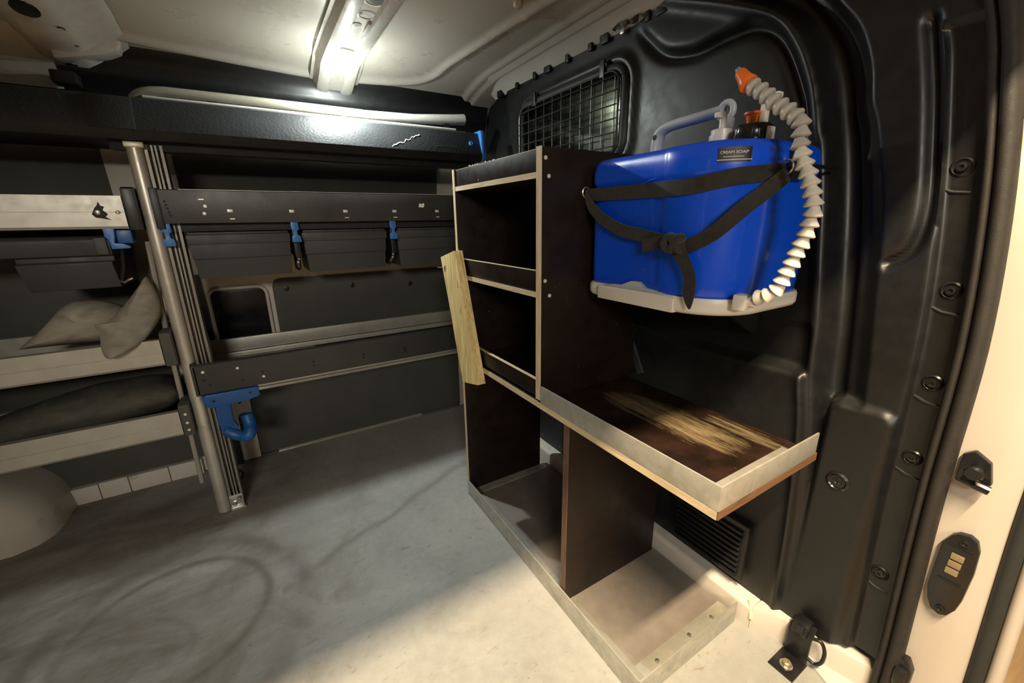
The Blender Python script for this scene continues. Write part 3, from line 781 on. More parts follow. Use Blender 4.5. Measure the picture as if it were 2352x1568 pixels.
# upright post
post = thing('upright_post', 'tall aluminium upright post of the racking with slotted side', 'post', (-0.22, 1.47, 0.0))
prof = [(-0.238, 1.462), (-0.238, 1.448), (-0.230, 1.440), (-0.219, 1.438), (-0.209, 1.441), (-0.205, 1.447), (-0.205, 1.462)]
obj('front_tube', MB().prism_z(prof, 0.004, 1.10), 'alu_post', post, smooth=50)
slot = MB().box((-0.205, 1.478, 0.004), (-0.166, 1.500, 1.10))
for x0, x1 in ((-0.204, -0.197), (-0.190, -0.186), (-0.182, -0.178), (-0.172, -0.166)):
    slot.box((x0, 1.455, 0.004), (x1, 1.480, 1.10))
obj('slotted_side', slot, 'slot_grey', post, smooth=0)
obj('post_foot', MB().box((-0.204, 1.440, 0.0), (-0.160, 1.452, 0.006)).box((-0.204, 1.450, 0.0), (-0.166, 1.4545, 0.05)), 'steel', post, bevel=0.001)
for x, z in ((-0.190, 0.020), (-0.176, 0.038)):
    obj('bolt', MB().lathe([(0.007, 0), (0.007, 0.006), (0.004, 0.010)], (x, 1.450, z), (0, -1, 0), 6), 'steel', post)
obj('post_collar', MB().box((-0.240, 1.436, 1.090), (-0.200, 1.502, 1.104)), 'alu_post', post, bevel=0.003)
obj('rear_leg', MB().prism_z([(-0.262, 1.655), (-0.262, 1.69), (-0.237, 1.69), (-0.237, 1.655)], 0.0, 1.10), 'black_plastic', post, bevel=0.003)
obj('stay_rod', MB().tube([(-0.268, 1.50, 0.10), (-0.262, 1.50, 0.55), (-0.25, 1.50, 0.86)], 0.007, 8), 'alu_post', post)

post.location.y += 0.012
# top shelf
ts = thing('top_shelf', 'long black top shelf beam with white scratch and blue end cap', 'shelf', (0.2, 1.56, 1.10))
def b1y(z): return 1.420 + (z - 1.128) * 0.40      # the face of the top beam leans back
pf = [(b1y(1.128), 1.128), (b1y(1.200), 1.200), (b1y(1.200) + 0.006, 1.205), (b1y(1.2) + 0.016, 1.205), (b1y(1.2) + 0.016, 1.19), (1.450, 1.13), (1.450, 1.106), (1.434, 1.106)]
obj('front_beam', MB().prism_x(pf, -1.2, 0.748), 'beam_black', ts, bevel=0.0015)
obj('deck', MB().box((-1.2, BY + 0.025, 1.112), (0.745, 1.685, 1.122)), 'beam_black', ts)
obj('joint_plate', MB().prism_x([(b1y(1.126) - 0.004, 1.126), (b1y(1.203) - 0.004, 1.203), (b1y(1.203) + 0.001, 1.203), (b1y(1.126) + 0.001, 1.126)], -0.288, -0.203), 'beam_black', ts, bevel=0.001)
obj('end_cap', MB().prism_x([(1.420, 1.112), (1.428, 1.20), (1.436, 1.212), (BY + 0.05, 1.212), (BY + 0.05, 1.112)], 0.748, 0.764), 'clip_blue', ts, bevel=0.003, label='bright blue end cap')
obj('blue_rivet', MB().lathe([(0.009, 0), (0.008, 0.004), (0.004, 0.005), (0.003, 0.003), (0, 0.003)], (0.712, b1y(1.165), 1.165), (0, -1, 0.4), 16, caps=False), 'clip_blue', ts)
sc = []
rnd = random.Random(3)
for i in range(15):
    t = i / 14; z = 1.136 + 0.042 * t + rnd.uniform(-.004, .004); sc.append((0.425 + 0.10 * t, b1y(z) + 0.0004, z))
mm = MB().tube(sc, [0.0008 + 0.0018 * rnd.random() for _ in sc], 5)
obj('scratch', mm, 'paper_white', ts)
obj('scratch', MB().tube([(0.575, b1y(1.146), 1.146), (0.62, b1y(1.149), 1.149), (0.655, b1y(1.147), 1.147)], 0.0011, 5), 'beam_grey', ts)
obj('under_channel', MB().box((-0.27, BY + 0.03, 1.086), (0.745, BY + 0.07, 1.112)), 'beam_black', ts, bevel=0.002)
# scuffed top edge
obj('bare_edge', MB().box((0.05, b1y(1.2) + 0.007, 1.2042), (0.70, b1y(1.2) + 0.015, 1.2056)), 'dot_metal', ts)

# white pipe above the beam
pp = thing('white_pipe', 'white plastic pipe lying above the black top shelf beam', 'pipe', (0.27, 1.55, 1.122))
path = [(-0.218, 1.553, 1.206), (-0.211, 1.552, 1.222), (-0.190, 1.551, 1.236), (-0.150, 1.550, 1.243), (-0.10, 1.55, 1.244), (0.10, 1.55, 1.245), (0.375, 1.55, 1.245)]
obj('pipe_body', MB().tube([tuple(p) for p in smooth_line(path, 4)], [0.010 + 0.005 * min(1, i / 10) for i in range(25)], 14), 'pipe_cream', pp, smooth=60)
obj('pipe_sleeve', MB().tube([(0.372, 1.55, 1.245), (0.55, 1.55, 1.250), (0.70, 1.55, 1.262), (0.742, 1.55, 1.266)], [0.014, 0.015, 0.018, 0.019], 14), 'pipe_white', pp, smooth=60)
for x, zz in ((-0.05, 1.236), (0.30, 1.236), (0.66, 1.245)): obj('pipe_rest', MB().box((x, 1.54, 1.122), (x + 0.02, 1.56, zz)), 'black_plastic', pp)
obj('pipe_rail', MB().tube([(-0.19, 1.538, 1.226), (0.3, 1.535, 1.225), (0.70, 1.535, 1.226)], 0.004, 8), 'pipe_white', pp)

# second shelf of the right bay
s2 = thing('middle_shelf', 'charcoal shelf beam with punched holes above the grey drawer boxes', 'shelf', (0.25, 1.57, 0.902))
pf = [(BY, 0.906), (BY, 0.990), (BY + 0.003, 0.992), (BY + 0.02, 0.992), (BY + 0.02, 0.985), (BY + 0.006, 0.98), (BY + 0.006, 0.915), (BY + 0.03, 0.912), (BY + 0.03, 0.906)]
obj('front_beam', MB().prism_x(pf, -0.196, 0.752), 'beam_grey', s2, bevel=0.001)
obj('end_cap', MB().prism_x([(BY - 0.003, 0.892), (BY - 0.003, 0.995), (BY + 0.04, 0.995), (BY + 0.04, 0.892)], -0.212, -0.194), 'black_plastic', s2, bevel=0.003)
obj('deck', MB().box((-0.196, BY + 0.02, 0.915), (0.752, 1.725, 0.922)), 'beam_black', s2)
obj('runner', MB().box((-0.19, BY + 0.03, 0.884), (0.75, BY + 0.055, 0.908)), 'beam_black', s2, bevel=0.001)
obj('back_rail', MB().box((-0.196, 1.70, 0.905), (0.752, 1.73, 0.985)), 'alu', s2, bevel=0.002)
dot0 = obj('punched_hole', MB().lathe([(0.0042, 0.0), (0.0042, 0.0012), (0.002, 0.0014)], (-0.099, BY + 0.0002, 0.950), (0, -1, 0), 10), 'dot_metal', s2)
for x, z in ((-0.104, 0.931),): copy_part(dot0, (x + 0.099, 0, z - 0.950))
sq0 = obj('punched_hole', MB().box((-0.051, BY - 0.001, 0.934), (-0.038, BY + 0.0002, 0.942)), 'dot_metal', s2, bevel=0.0008)
for x in (0.109, 0.261, 0.417, 0.568): copy_part(sq0, (x + 0.045, 0, -0.001))
sq1 = obj('punched_hole', MB().box((-0.048, BY - 0.001, 0.915), (-0.036, BY + 0.0002, 0.918)), 'dot_metal', s2)
for x in (0.264, 0.419, 0.570): copy_part(sq1, (x + 0.042, 0, 0.001))
copy_part(sq1, (-0.063, 0, 0.051))
dd = obj('punched_hole', MB().lathe([(0.003, 0.0), (0.003, 0.0010), (0.001, 0.0012)], (-0.184, BY + 0.0002, 0.962), (0, -1, 0), 8), 'rubber', s2)
for k in range(1, 5): copy_part(dd, (0.0015 * k, 0, -0.009 * k))
obj('bare_edge', MB().box((-0.15, BY + 0.001, 0.9918), (0.752, BY + 0.006, 0.9928)), 'dot_metal', s2)
obj('torn_sticker', MB().prism([(0.503, 0.950), (0.520, 0.949), (0.524, 0.960), (0.520, 0.964), (0.516, 0.960), (0.505, 0.962)], lambda a, b: (a, BY - 0.0002, b), lambda a, b: (a, BY - 0.0012, b)), 'paper_white', s2)

# blue clips holding the drawer boxes
def blue_clip(x, y, parent, z1=0.907, z0=0.847):
    h = z1 - z0
    pts = [(-0.012, 0), (0.014, 0), (0.013, 0.30), (0.006, 0.36), (0.005, 0.56), (0.011, 0.62), (0.010, 1), (-0.010, 1), (-0.010, 0.62), (-0.004, 0.56), (-0.004, 0.36), (-0.011, 0.30)]
    return obj('blue_clip', MB().prism_y([(x + a, z0 + b * h) for a, b in pts], y, y + 0.014), 'clip_blue', parent, bevel=0.0015, label='small blue locking clip')
for x in (-0.195, 0.111, 0.409): blue_clip(x, BY + 0.004, s2)

def drawer_box(x0, x1, y0, label, mat='box_grey', z0=0.750, z1=0.882, grp='drawer boxes under the shelf'):
    t = thing('drawer_box', label, 'box', ((x0 + x1) / 2, y0 + 0.1, z0), grp)
    y1 = 1.700; tp = 0.012
    rings = []
    def ring(z, i, yf=0.0): return [(x0 + i, y0 + yf, z), (x1 - i, y0 + yf, z), (x1 - i, y1, z), (x0 + i, y1, z)]
    body = MB().loft([ring(z0, 0.010, 0.010), ring(z0 + 0.055, 0.007, 0.005), ring(z0 + 0.057, 0.005, 0.002), ring(z0 + 0.098, 0.003, 0.0)])
    obj('body', body, mat, t, bevel=0.003)
    rimz = z0 + 0.098
    rm = MB().loft([ring(rimz, 0.001, -0.006), ring(z1 - 0.008, 0.0, -0.006)])
    obj('rim', rm, mat, t, bevel=0.002)
    obj('lid', MB().box((x0 + 0.004, y0 - 0.002, z1 - 0.008), (x1 - 0.004, y1, z1)), mat, t, bevel=0.002)
    obj('catch', MB().box((x1 - 0.045, y0 - 0.009, z1 - 0.012), (x1 - 0.041, y0 - 0.004, z1 - 0.004)), 'black_plastic', t)
    return t
drawer_box(-0.162, 0.098, 1.487, 'wide grey drawer box nearest the upright post under the shelf')
drawer_box(0.130, 0.396, 1.487, 'grey drawer box in the middle of three under the shelf')
drawer_box(0.430, 0.70, 1.487, 'grey drawer box partly hidden by the dark wooden cabinet')
for x in (0.112, 0.412):      # hanger arms between the boxes
    h = thing('box_hanger', 'dark hanger arm with steel catch %s' % ('right of the widest drawer box' if x < 0.2 else 'between the two right drawer boxes'), 'hanger', (x, 1.60, 0.755))
    obj('arm', MB().box((x - 0.009, 1.46, 0.80), (x + 0.009, 1.715, 0.884)), 'black_plastic', h, bevel=0.003)
    obj('arm_foot', MB().prism_x([(1.48, 0.80), (1.60, 0.80), (1.60, 0.755), (1.53, 0.757)], x - 0.006, x + 0.006), 'black_plastic', h)
    obj('stay', MB().tube([(x - 0.004, 1.475, 0.785), (x + 0.002, 1.56, 0.752), (x + 0.006, 1.62, 0.765)], 0.004, 8), 'alu', h)
    obj('catch_bolt', MB().lathe([(0.005, 0), (0.005, 0.004), (0.002, 0.006)], (x, 1.482, 0.795), (0, -1, 0), 8), 'steel', h)

# third shelf of the right bay (an open tray seen from above)
s3 = thing('lower_shelf', 'dark open shelf tray of the right bay with aluminium back rail', 'shelf', (0.25, 1.57, 0.415))
pf = [(BY, 0.418), (BY, 0.506), (BY + 0.004, 0.510), (BY + 0.018, 0.510), (BY + 0.018, 0.503), (BY + 0.006, 0.500), (BY + 0.006, 0.425), (BY + 0.03, 0.424), (BY + 0.03, 0.418)]
obj('front_beam', MB().prism_x(pf, -0.212, 0.752), 'beam_grey', s3, bevel=0.001)
obj('end_plate', MB().prism_x([(BY, 0.415), (BY, 0.508), (BY + 0.05, 0.535), (BY + 0.07, 0.535), (1.72, 0.50), (1.72, 0.415)], -0.218, -0.206), 'beam_grey', s3, bevel=0.002)
obj('deck', MB().box((-0.206, BY + 0.015, 0.425), (0.752, 1.72, 0.432)), 'beam_black', s3)
br = MB().box((-0.204, 1.700, 0.470), (0.752, 1.716, 0.516)).box((-0.204, 1.690, 0.452), (0.752, 1.716, 0.468)).box((-0.204, 1.672, 0.430), (0.752, 1.70, 0.450))
obj('back_rail', br, 'alu', s3, bevel=0.0015)
obj('edge_strip', MB().box((0.12, BY + 0.022, 0.492), (0.66, BY + 0.040, 0.508)), 'beam_black', s3, bevel=0.001)
obj('under_rod', MB().tube([(-0.070, BY + 0.004, 0.4045), (0.752, BY + 0.004, 0.4045)], 0.0055, 8), 'pipe_cream', s3, label='thin bright rod under the beam')
obj('under_lip', MB().box((-0.07, BY + 0.008, 0.4095), (0.752, BY + 0.03, 0.419)), 'alu', s3)
for x, z, mt in ((-0.105, 0.483, 'dot_metal'), (-0.042, 0.443, 'dot_metal'), (-0.042, 0.458, 'black_gloss'), (-0.098, 0.442, 'black_gloss'), (0.103, 0.462, 'black_gloss'), (0.103, 0.450, 'black_gloss'), (0.263, 0.459, 'black_gloss'), (0.263, 0.447, 'black_gloss'), (0.41, 0.458, 'black_gloss'), (0.41, 0.447, 'black_gloss'), (-0.19, 0.487, 'dot_metal'), (-0.192, 0.462, 'rubber'), (-0.18, 0.445, 'rubber')):
    obj('punched_hole', MB().lathe([(0.0042, 0), (0.0042, 0.001), (0.002, 0.0012)], (x, BY + 0.0002, z), (0, -1, 0), 10), mt, s3)

# blue hook under the third shelf
hk = thing('blue_hook', 'blue plastic hook with ribbed strap under the dark lower shelf', 'hook', (-0.13, 1.44, 0.25))
obj('mount_plate', MB().prism_y([(-0.204, 0.384), (-0.206, 0.408), (-0.198, 0.4155), (-0.062, 0.4155), (-0.060, 0.385), (-0.10, 0.376), (-0.19, 0.372)], BY - 0.006, BY + 0.030), 'hook_blue', hk, bevel=0.003)
obj('strap', MB().prism_y([(-0.180, 0.380), (-0.141, 0.380), (-0.142, 0.318), (-0.133, 0.296), (-0.150, 0.272), (-0.178, 0.290), (-0.182, 0.32)], BY - 0.002, BY + 0.012), 'hook_blue', hk, bevel=0.003)
r0 = None
for k in range(13):
    if r0 is None: r0 = obj('strap_rib', MB().box((-0.179, BY - 0.005, 0.302), (-0.1435, BY - 0.001, 0.305)), 'hook_blue', hk, bevel=0.0008)
    else: copy_part(r0, (0, 0, 0.006 * k))
obj('hook_arm', MB().tube([tuple(p) for p in smooth_line([(-0.168, BY + 0.004, 0.292), (-0.152, BY + 0.0, 0.276), (-0.130, BY - 0.008, 0.266), (-0.112, BY - 0.018, 0.266), (-0.104, BY - 0.010, 0.280)], 5)], [0.017] * 12 + [0.018] * 9, 14), 'hook_blue', hk, smooth=60)
obj('hook_tip', MB().tube([tuple(p) for p in smooth_line([(-0.106, BY - 0.010, 0.274), (-0.104, BY + 0.006, 0.290), (-0.106, BY + 0.016, 0.312), (-0.108, BY + 0.020, 0.326)], 5)], [0.018] * 14 + [0.013, 0.006], 14), 'hook_blue', hk, smooth=60)
obj('rivet', MB().lathe([(0.004, 0), (0.003, 0.002)], (-0.18, BY - 0.006, 0.394), (0, -1, 0), 8), 'rubber', hk)
obj('rivet', MB().lathe([(0.004, 0), (0.003, 0.002)], (-0.085, BY - 0.006, 0.400), (0, -1, 0), 8), 'rubber', hk)

# cable loop on the post foot
tag(obj('cable_loop', MB().tube([tuple(p) for p in smooth_line([(-0.196, 1.60, 0.05), (-0.176, 1.60, 0.062), (-0.166, 1.60, 0.045), (-0.176, 1.60, 0.026), (-0.194, 1.60, 0.012), (-0.197, 1.60, 0.0)], 5)], 0.004, 8), 'black_gloss'), 'small black cable loop standing behind the upright post foot', 'cable')

# left bay shelves
def alu_shelf(z0, z1, label, arm):
    t = thing('aluminium_shelf', label, 'shelf', (-0.7, 1.57, z0), 'aluminium shelves of the left bay')
    zm = (z0 + z1) / 2
    pf = [(BY, z0 + 0.006), (BY + 0.004, z0), (BY + 0.02, z0), (BY + 0.02, z1), (BY, z1), (BY, zm + 0.0012), (BY + 0.0025, zm + 0.0012), (BY + 0.0025, zm - 0.0012), (BY, zm - 0.0012)]
    obj('front_beam', MB().prism_x(pf, -1.3, -0.268), 'alu', t, smooth=20)
    obj('deck', MB().box((-1.3, BY + 0.02, z0 + 0.004), (-0.262, 1.725, z0 + 0.012)), 'beam_black', t)
    obj('back_rail', MB().box((-1.3, 1.705, z0), (-0.268, 1.725, z1)), 'alu', t)
    obj('side_bracket', MB().prism_x([(BY - 0.004, z0 - 0.004), (BY - 0.006, z1 + 0.018), (BY + 0.01, z1 + 0.022), (1.70, z1 + 0.01), (1.72, z0)], -0.266, -0.240), 'black_plastic' if arm else 'panel_grey', t, bevel=0.004)
    return t
sh1 = alu_shelf(0.895, 0.974, 'upper aluminium shelf beam of the left bay with two screws', True)
for x, r in ((-0.318, 0.0065), (-0.281, 0.005)):
    obj('screw', MB().lathe([(r, 0), (r * .8, 0.003), (r * .3, 0.004)], (x, BY, 0.9345), (0, -1, 0), 12), 'steel', sh1)
obj('oil_smear', MB().prism([(-0.330, 0.930), (-0.322, 0.945), (-0.316, 0.952), (-0.313, 0.960), (-0.310, 0.950), (-0.304, 0.948), (-0.308, 0.940), (-0.300, 0.930), (-0.306, 0.924), (-0.296, 0.916), (-0.312, 0.920), (-0.324, 0.922)], lambda a, b: (a, BY - 0.0001, b), lambda a, b: (a, BY - 0.0006, b)), 'rubber', sh1)
sh2 = alu_shelf(0.524, 0.598, 'middle aluminium shelf of the left bay carrying the grey sack', False)
sh3 = alu_shelf(0.305, 0.381, 'lowest aluminium shelf of the left bay carrying a dark sack', False)
for z in (0.372, 0.345, 0.322): obj('bolt', MB().lathe([(0.005, 0), (0.004, 0.004)], (-0.252, BY - 0.005, z), (0, -1, 0), 8), 'steel', sh3)
# box under the upper left shelf
lb = thing('drawer_box', 'dark stepped drawer box hanging at the left under the aluminium beam', 'box', (-0.44, 1.56, 0.742), 'drawer boxes under the shelf')
def lring(z, x0, x1, y0): return [(x0, y0, z), (x1, y0, z), (x1, 1.70, z), (x0, 1.70, z)]
obj('body', MB().loft([lring(0.745, -0.495, -0.322, 1.485), lring(0.812, -0.502, -0.326, 1.475), lring(0.816, -0.50, -0.320, 1.480), lring(0.830, -0.50, -0.320, 1.480)]), 'box_dark', lb, bevel=0.004)
obj('rim', MB().loft([lring(0.830, -0.70, -0.318, 1.462), lring(0.868, -0.70, -0.315, 1.458), lring(0.878, -0.70, -0.318, 1.465)]), 'box_dark', lb, bevel=0.004)
obj('corner_rib', MB().box((-0.345, 1.454, 0.832), (-0.322, 1.464, 0.874)), 'box_grey', lb, bevel=0.002)
cl = thing('blue_latch', 'blue latch and lever under the left aluminium beam', 'latch', (-0.29, 1.45, 0.845))
obj('latch_body', MB().prism_y([(-0.320, 0.896), (-0.298, 0.896), (-0.300, 0.876), (-0.304, 0.860), (-0.288, 0.858), (-0.276, 0.852), (-0.276, 0.846), (-0.312, 0.845), (-0.314, 0.868), (-0.320, 0.876)], BY + 0.004, BY + 0.018), 'clip_blue', cl, bevel=0.002)
obj('latch_lever', MB().box((-0.300, BY + 0.014, 0.858), (-0.268, BY + 0.06, 0.892)), 'hook_blue', cl, bevel=0.004)
obj('latch_wire', MB().tube([(-0.326, 1.49, 0.762), (-0.312, 1.475, 0.757), (-0.300, 1.465, 0.765), (-0.292, 1.465, 0.768)], 0.003, 6), 'steel', cl)
obj('latch_rod', MB().tube([(-0.297, BY + 0.03, 0.858), (-0.305, BY + 0.03, 0.80), (-0.318, 1.48, 0.762)], 0.004, 6), 'black_plastic', cl)

def sack(name, label, mat, spine, radii, y, depth, seed, cat='sack', z_floor=None):
    """a lumpy bag: elliptical sections along a spine in the X-Z plane"""
    rnd = random.Random(seed)
    P = [Vector((p[0], y, p[1])) for p in spine]
    pts = smooth_line([tuple(p) for p in P], 5); n = len(pts); rings = []
    for i, c in enumerate(pts):
        t = i / (n - 1); k = t * (len(radii) - 1); j = min(int(k), len(radii) - 2); r = radii[j] + (radii[j + 1] - radii[j]) * (k - j)
        tg = (pts[min(i + 1, n - 1)] - pts[max(i - 1, 0)]).normalized(); up = Vector((0, 1, 0)).cross(tg); up = up if up.z > 0 else -up
        dd = depth * min(1.0, 0.72 + r / max(radii) * 0.28)
        ring = []
        for q in range(26):
            a = 2 * math.pi * q / 26; ca, sa = math.cos(a), math.sin(a)
            ca = math.copysign(abs(ca) ** 0.75, ca); sa = math.copysign(abs(sa) ** 1.15, sa)
            w = 1 + 0.05 * math.sin(3 * a + 9 * t + seed) + 0.045 * math.sin(17 * t + 2 * a)
            p = c + up * (r * sa * w) + Vector((0, 1, 0)) * (dd * ca)
            if z_floor is not None: p.z = max(p.z, z_floor)
            ring.append(p)
        rings.append(ring)
    o = obj(name, MB().loft(rings), mat, smooth=75)
    return tag(o, label, cat)
def pillow(mb, outline, yfun, depth, seed):
    """a stuffed shape: an outline in X-Z puffed out to both sides"""
    pts = smooth_line([(*p, 0) for p in outline + outline[:1]], 4)[:-1]
    cx = sum(p.x for p in pts) / len(pts); cz = sum(p.y for p in pts) / len(pts)
    rnd = random.Random(seed); ph = [rnd.uniform(0, 6.3) for _ in range(4)]
    rings = []
    for sgn, sc in [(-1, k) for k in (0.06, 0.3, 0.5, 0.7, 0.85, 0.95)] + [(0, 1.0)] + [(1, k) for k in (0.95, 0.85, 0.7, 0.5, 0.3, 0.06)]:
        ring = []
        for i, p in enumerate(pts):
            x = cx + (p.x - cx) * sc; z = cz + (p.y - cz) * sc
            a = math.atan2(p.y - cz, p.x - cx)
            fold = 1 + sc * sc * (0.20 * math.sin(5 * a + ph[0] + 3 * sc) + 0.12 * math.sin(9 * a + ph[1] - 5 * sc))
            ring.append((x, yfun(x, z) + sgn * depth * math.sqrt(max(0, 1 - sc ** 2.2)) * (fold if sc > 0.2 else 1), z))
        rings.append(ring)
    return mb.loft(rings)
sk = MB()
pillow(sk, [(-0.560, 0.602), (-0.505, 0.650), (-0.450, 0.706), (-0.405, 0.712), (-0.365, 0.702), (-0.325, 0.672), (-0.305, 0.630), (-0.330, 0.601), (-0.44, 0.600)], lambda x, z: 1.52, 0.062, 3)
pillow(sk, [(-0.405, 0.655), (-0.368, 0.660), (-0.325, 0.700), (-0.285, 0.748), (-0.268, 0.768), (-0.256, 0.740), (-0.250, 0.697), (-0.262, 0.650), (-0.300, 0.600), (-0.345, 0.576), (-0.372, 0.572), (-0.385, 0.590), (-0.392, 0.620)], lambda x, z: 1.485 if z > 0.63 else 1.485 - (0.63 - z) * 1.35, 0.044, 8)
tag(obj('grey_sack', sk, 'sack_grey', smooth=75), 'creased grey sack with an upright folded end lying on the left shelf', 'sack')
sack('dark_sack', 'dark crumpled sack on the lowest aluminium shelf at left', 'sack_dark', [(-0.80, 0.35), (-0.62, 0.38), (-0.45, 0.402), (-0.36, 0.405), (-0.30, 0.41), (-0.272, 0.42)], [0.02, 0.045, 0.060, 0.055, 0.045, 0.02], 1.57, 0.085, 5, z_floor=0.318)

# ================================================================== DARK PLYWOOD CABINET
XF = 0.494; XK = 0.785          # front and back
YR = 0.695; YL = 1.118          # right and left outer faces of the tower
cab = thing('plywood_cabinet', 'tall dark film-faced plywood cabinet with low counter and aluminium edges', 'cabinet', (0.64, 0.75, 0.0))
def board(name, a, b, mat='film_ply', edge_mat=None, edges=(), label=None, worn=False, th=0.0012):
    """a film-faced board; its cut front edge is a thin proud strip of bare ply"""
    o = obj(name, MB().box(a, b), mat, cab, bevel=0.0006, label=label)
    for e in edges:
        obj('bare_edge', MB().box(*e), edge_mat, o) if False else obj('bare_edge', MB().box(*e), edge_mat, o)
    return o
ORG_FIX = {}
e_ = 0.0012
left_side = board('side_panel', (XF, YL - 0.013, 0.018), (XK, YL, 1.036), edge_mat='ply_edge_up', edges=[((XF - e_, YL - 0.0125, 0.018), (XF + 0.0005, YL - 0.0005, 1.036))])
right_side = board('side_panel', (XF, YR, 0.511), (XK, YR + 0.016, 1.036), edge_mat='ply_edge_up', edges=[((XF - e_ - 0.001, YR, 0.511), (XF + 0.0005, YR + 0.0158, 1.0365))])
YI0, YI1 = YR + 0.016, YL - 0.013
# three decks with raised front lips
def deck_lip(zb, zl, name):
    board(name, (XF + 0.002, YI0, zb), (XK, YI1, zb + 0.012), edge_mat='ply_edge', edges=[((XF, YI0, zb + 0.0003), (XF + 0.0025, YI1, zb + 0.0117))])
    board('front_lip', (XF + 0.003, YI0, zb + 0.0125), (XF + 0.013, YI1, zl), edge_mat='ply_edge', edges=[((XF + 0.0033, YI0, zl - 0.0004), (XF + 0.0127, YI1, zl + 0.0006))])
deck_lip(0.980, 1.034, 'top_deck')
deck_lip(0.742, 0.798, 'shelf_deck')
board('front_lip', (XF + 0.003, YI0, 0.512), (XF + 0.013, YI1, 0.552), edge_mat='ply_edge', edges=[((XF + 0.0033, YI0, 0.5515), (XF + 0.0127, YI1, 0.5525))])
# the counter runs right through under the tower
YC = 0.265
board('counter', (XF, YC, 0.490), (XK - 0.005, YI1, 0.505), 'film_ply_worn', 'ply_edge', [((XF - e_, YC + 0.001, 0.4905), (XF + 0.0005, YI1, 0.5045))], label='worn brown counter board, rubbed down to bare wood')
obj('end_edge', MB().box((XF, YC - 0.0012, 0.4905), (XK - 0.005, YC + 0.0005, 0.5045)), 'end_edge', cab)
# tower foot board under the left bay ceiling
board('divider', (XF + 0.006, 0.597, 0.020), (0.805, 0.615, 0.490), edge_mat='divider_edge', edges=[((XF + 0.0045, 0.5975, 0.05), (XF + 0.0065, 0.6145, 0.4895))], label='dark divider board with scuffed red-brown front edge')
# base board and aluminium edge profiles
board('base_board', (XF + 0.004, 0.366, 0.002), (0.815, YI1, 0.018), 'base_board', label='grey brown base board')
alu = MB().box((XF - 0.0015, 0.362, 0.0), (XF + 0.0015, YL - 0.002, 0.055)).box((XF + 0.0015, 0.364, 0.018), (XF + 0.034, 0.597, 0.0205)).box((XF + 0.0015, 0.615, 0.018), (XF + 0.034, YI1, 0.0205))
obj('base_front_profile', alu, 'alu_strip', cab, bevel=0.0005, label='long aluminium angle along the floor')
obj('base_end_profile', MB().box((XF - 0.0015, 0.3605, 0.0), (0.812, 0.3635, 0.056)).box((XF + 0.034, 0.3635, 0.018), (0.812, 0.404, 0.0206)), 'alu_strip', cab, bevel=0.0005, label='short aluminium angle closing the base')
obj('base_inner_profile', MB().box((XF + 0.034, YI1 - 0.03, 0.018), (0.80, YI1, 0.0205)), 'alu_strip', cab)
for x in (0.76, 0.679, 0.575):
    obj('rivet', MB().lathe([(0.0055, 0), (0.0045, 0.002), (0.002, 0.0028)], (x, 0.386, 0.0204), (0, 0, 1), 12), 'steel', cab)
obj('counter_front_profile', MB().box((XF - 0.0015, YC - 0.001, 0.5055), (XF + 0.0015, YR - 0.001, 0.546)).box((XF + 0.0015, YC, 0.5052), (XF + 0.012, YR - 0.001, 0.5072)), 'alu_strip', cab, bevel=0.0005, label='aluminium angle along the counter front')
obj('counter_end_profile', MB().box((XF - 0.001, YC - 0.0015, 0.5055), (0.772, YC + 0.0015, 0.5455)).box((XF + 0.012, YC + 0.0015, 0.5052), (0.745, YC + 0.040, 0.5075)), 'alu_strip', cab, bevel=0.0005, label='aluminium angle across the counter end')
s_ = obj('screw', MB().lathe([(0.0042, 0), (0.0038, 0.0012), (0.0015, 0.0016)], (0.503, YR, 1.016), (0, -1, 0), 10), 'dot_metal', cab)
for x, z in ((0.511, 0.983), (0.504, 0.779), (0.516, 0.747)): copy_part(s_, (x - 0.503, 0, z - 1.016))
# crumbs of plaster on the lip
rnd = random.Random(11)
for k in range(14):
    y = rnd.uniform(0.88, 1.105); z = rnd.choice([1.036, 1.036, rnd.uniform(0.996, 1.03)]); r = rnd.uniform(0.0012, 0.0028)
    x = XF + 0.003 if z < 1.035 else XF + rnd.uniform(0.004, 0.012)
    obj('plaster_speck', MB().lathe([(r * .4, -r * .8), (r, -r * .2), (r * .8, r * .5), (r * .2, r * .9)], (x, y, z), (0.3, 0.2, 1), 6), 'paper_white', cab, smooth=0)

# diagonal stay behind the counter
tag(obj('support_stay', MB().box((-0.004, -0.008, 0.0), (0.004, 0.008, 0.165), Matrix.Translation((0.825, 0.700, 0.505)) @ Matrix.Rotation(math.radians(-28), 4, 'X')), 'beam_grey'), 'thin dark metal stay slanting up behind the counter', 'stay')

# board nailed across the front of the cabinet
pk = thing('pine_board', 'short rough yellow pine board nailed askew to the cabinet front', 'board', (0.48, 1.02, 0.43))
ctr = Vector((0.4790, 1.066, 0.631)); MT = Matrix.Translation(ctr) @ Matrix.Rotation(math.radians(17.5), 4, 'X').inverted()
nz = 16; rings = []
rnd = random.Random(4)
for i in range(nz + 1):
    t = i / nz; z = -0.189 + 0.378 * t
    wob = 0.0012 * math.sin(9 * t) + rnd.uniform(-.0006, .0006)
    w = 0.053; th = 0.0125
    ring = [(-th + 0.002, -w + 0.001), (-th, -w + 0.006 + wob), (-th, w - 0.003 + wob), (-th + 0.003, w), (th, w), (th, -w)]
    rings.append([MT @ Vector((a, b, z + (0.004 * b / w if i in (0, nz) else 0))) for a, b in ring])
obj('timber', MB().loft(rings), 'pine', pk, smooth=30)
obj('nail', MB().tube([MT @ Vector((-0.0125, 0.046, 0.160)), MT @ Vector((-0.028, 0.052, 0.164))], 0.0012, 6), 'steel', pk)
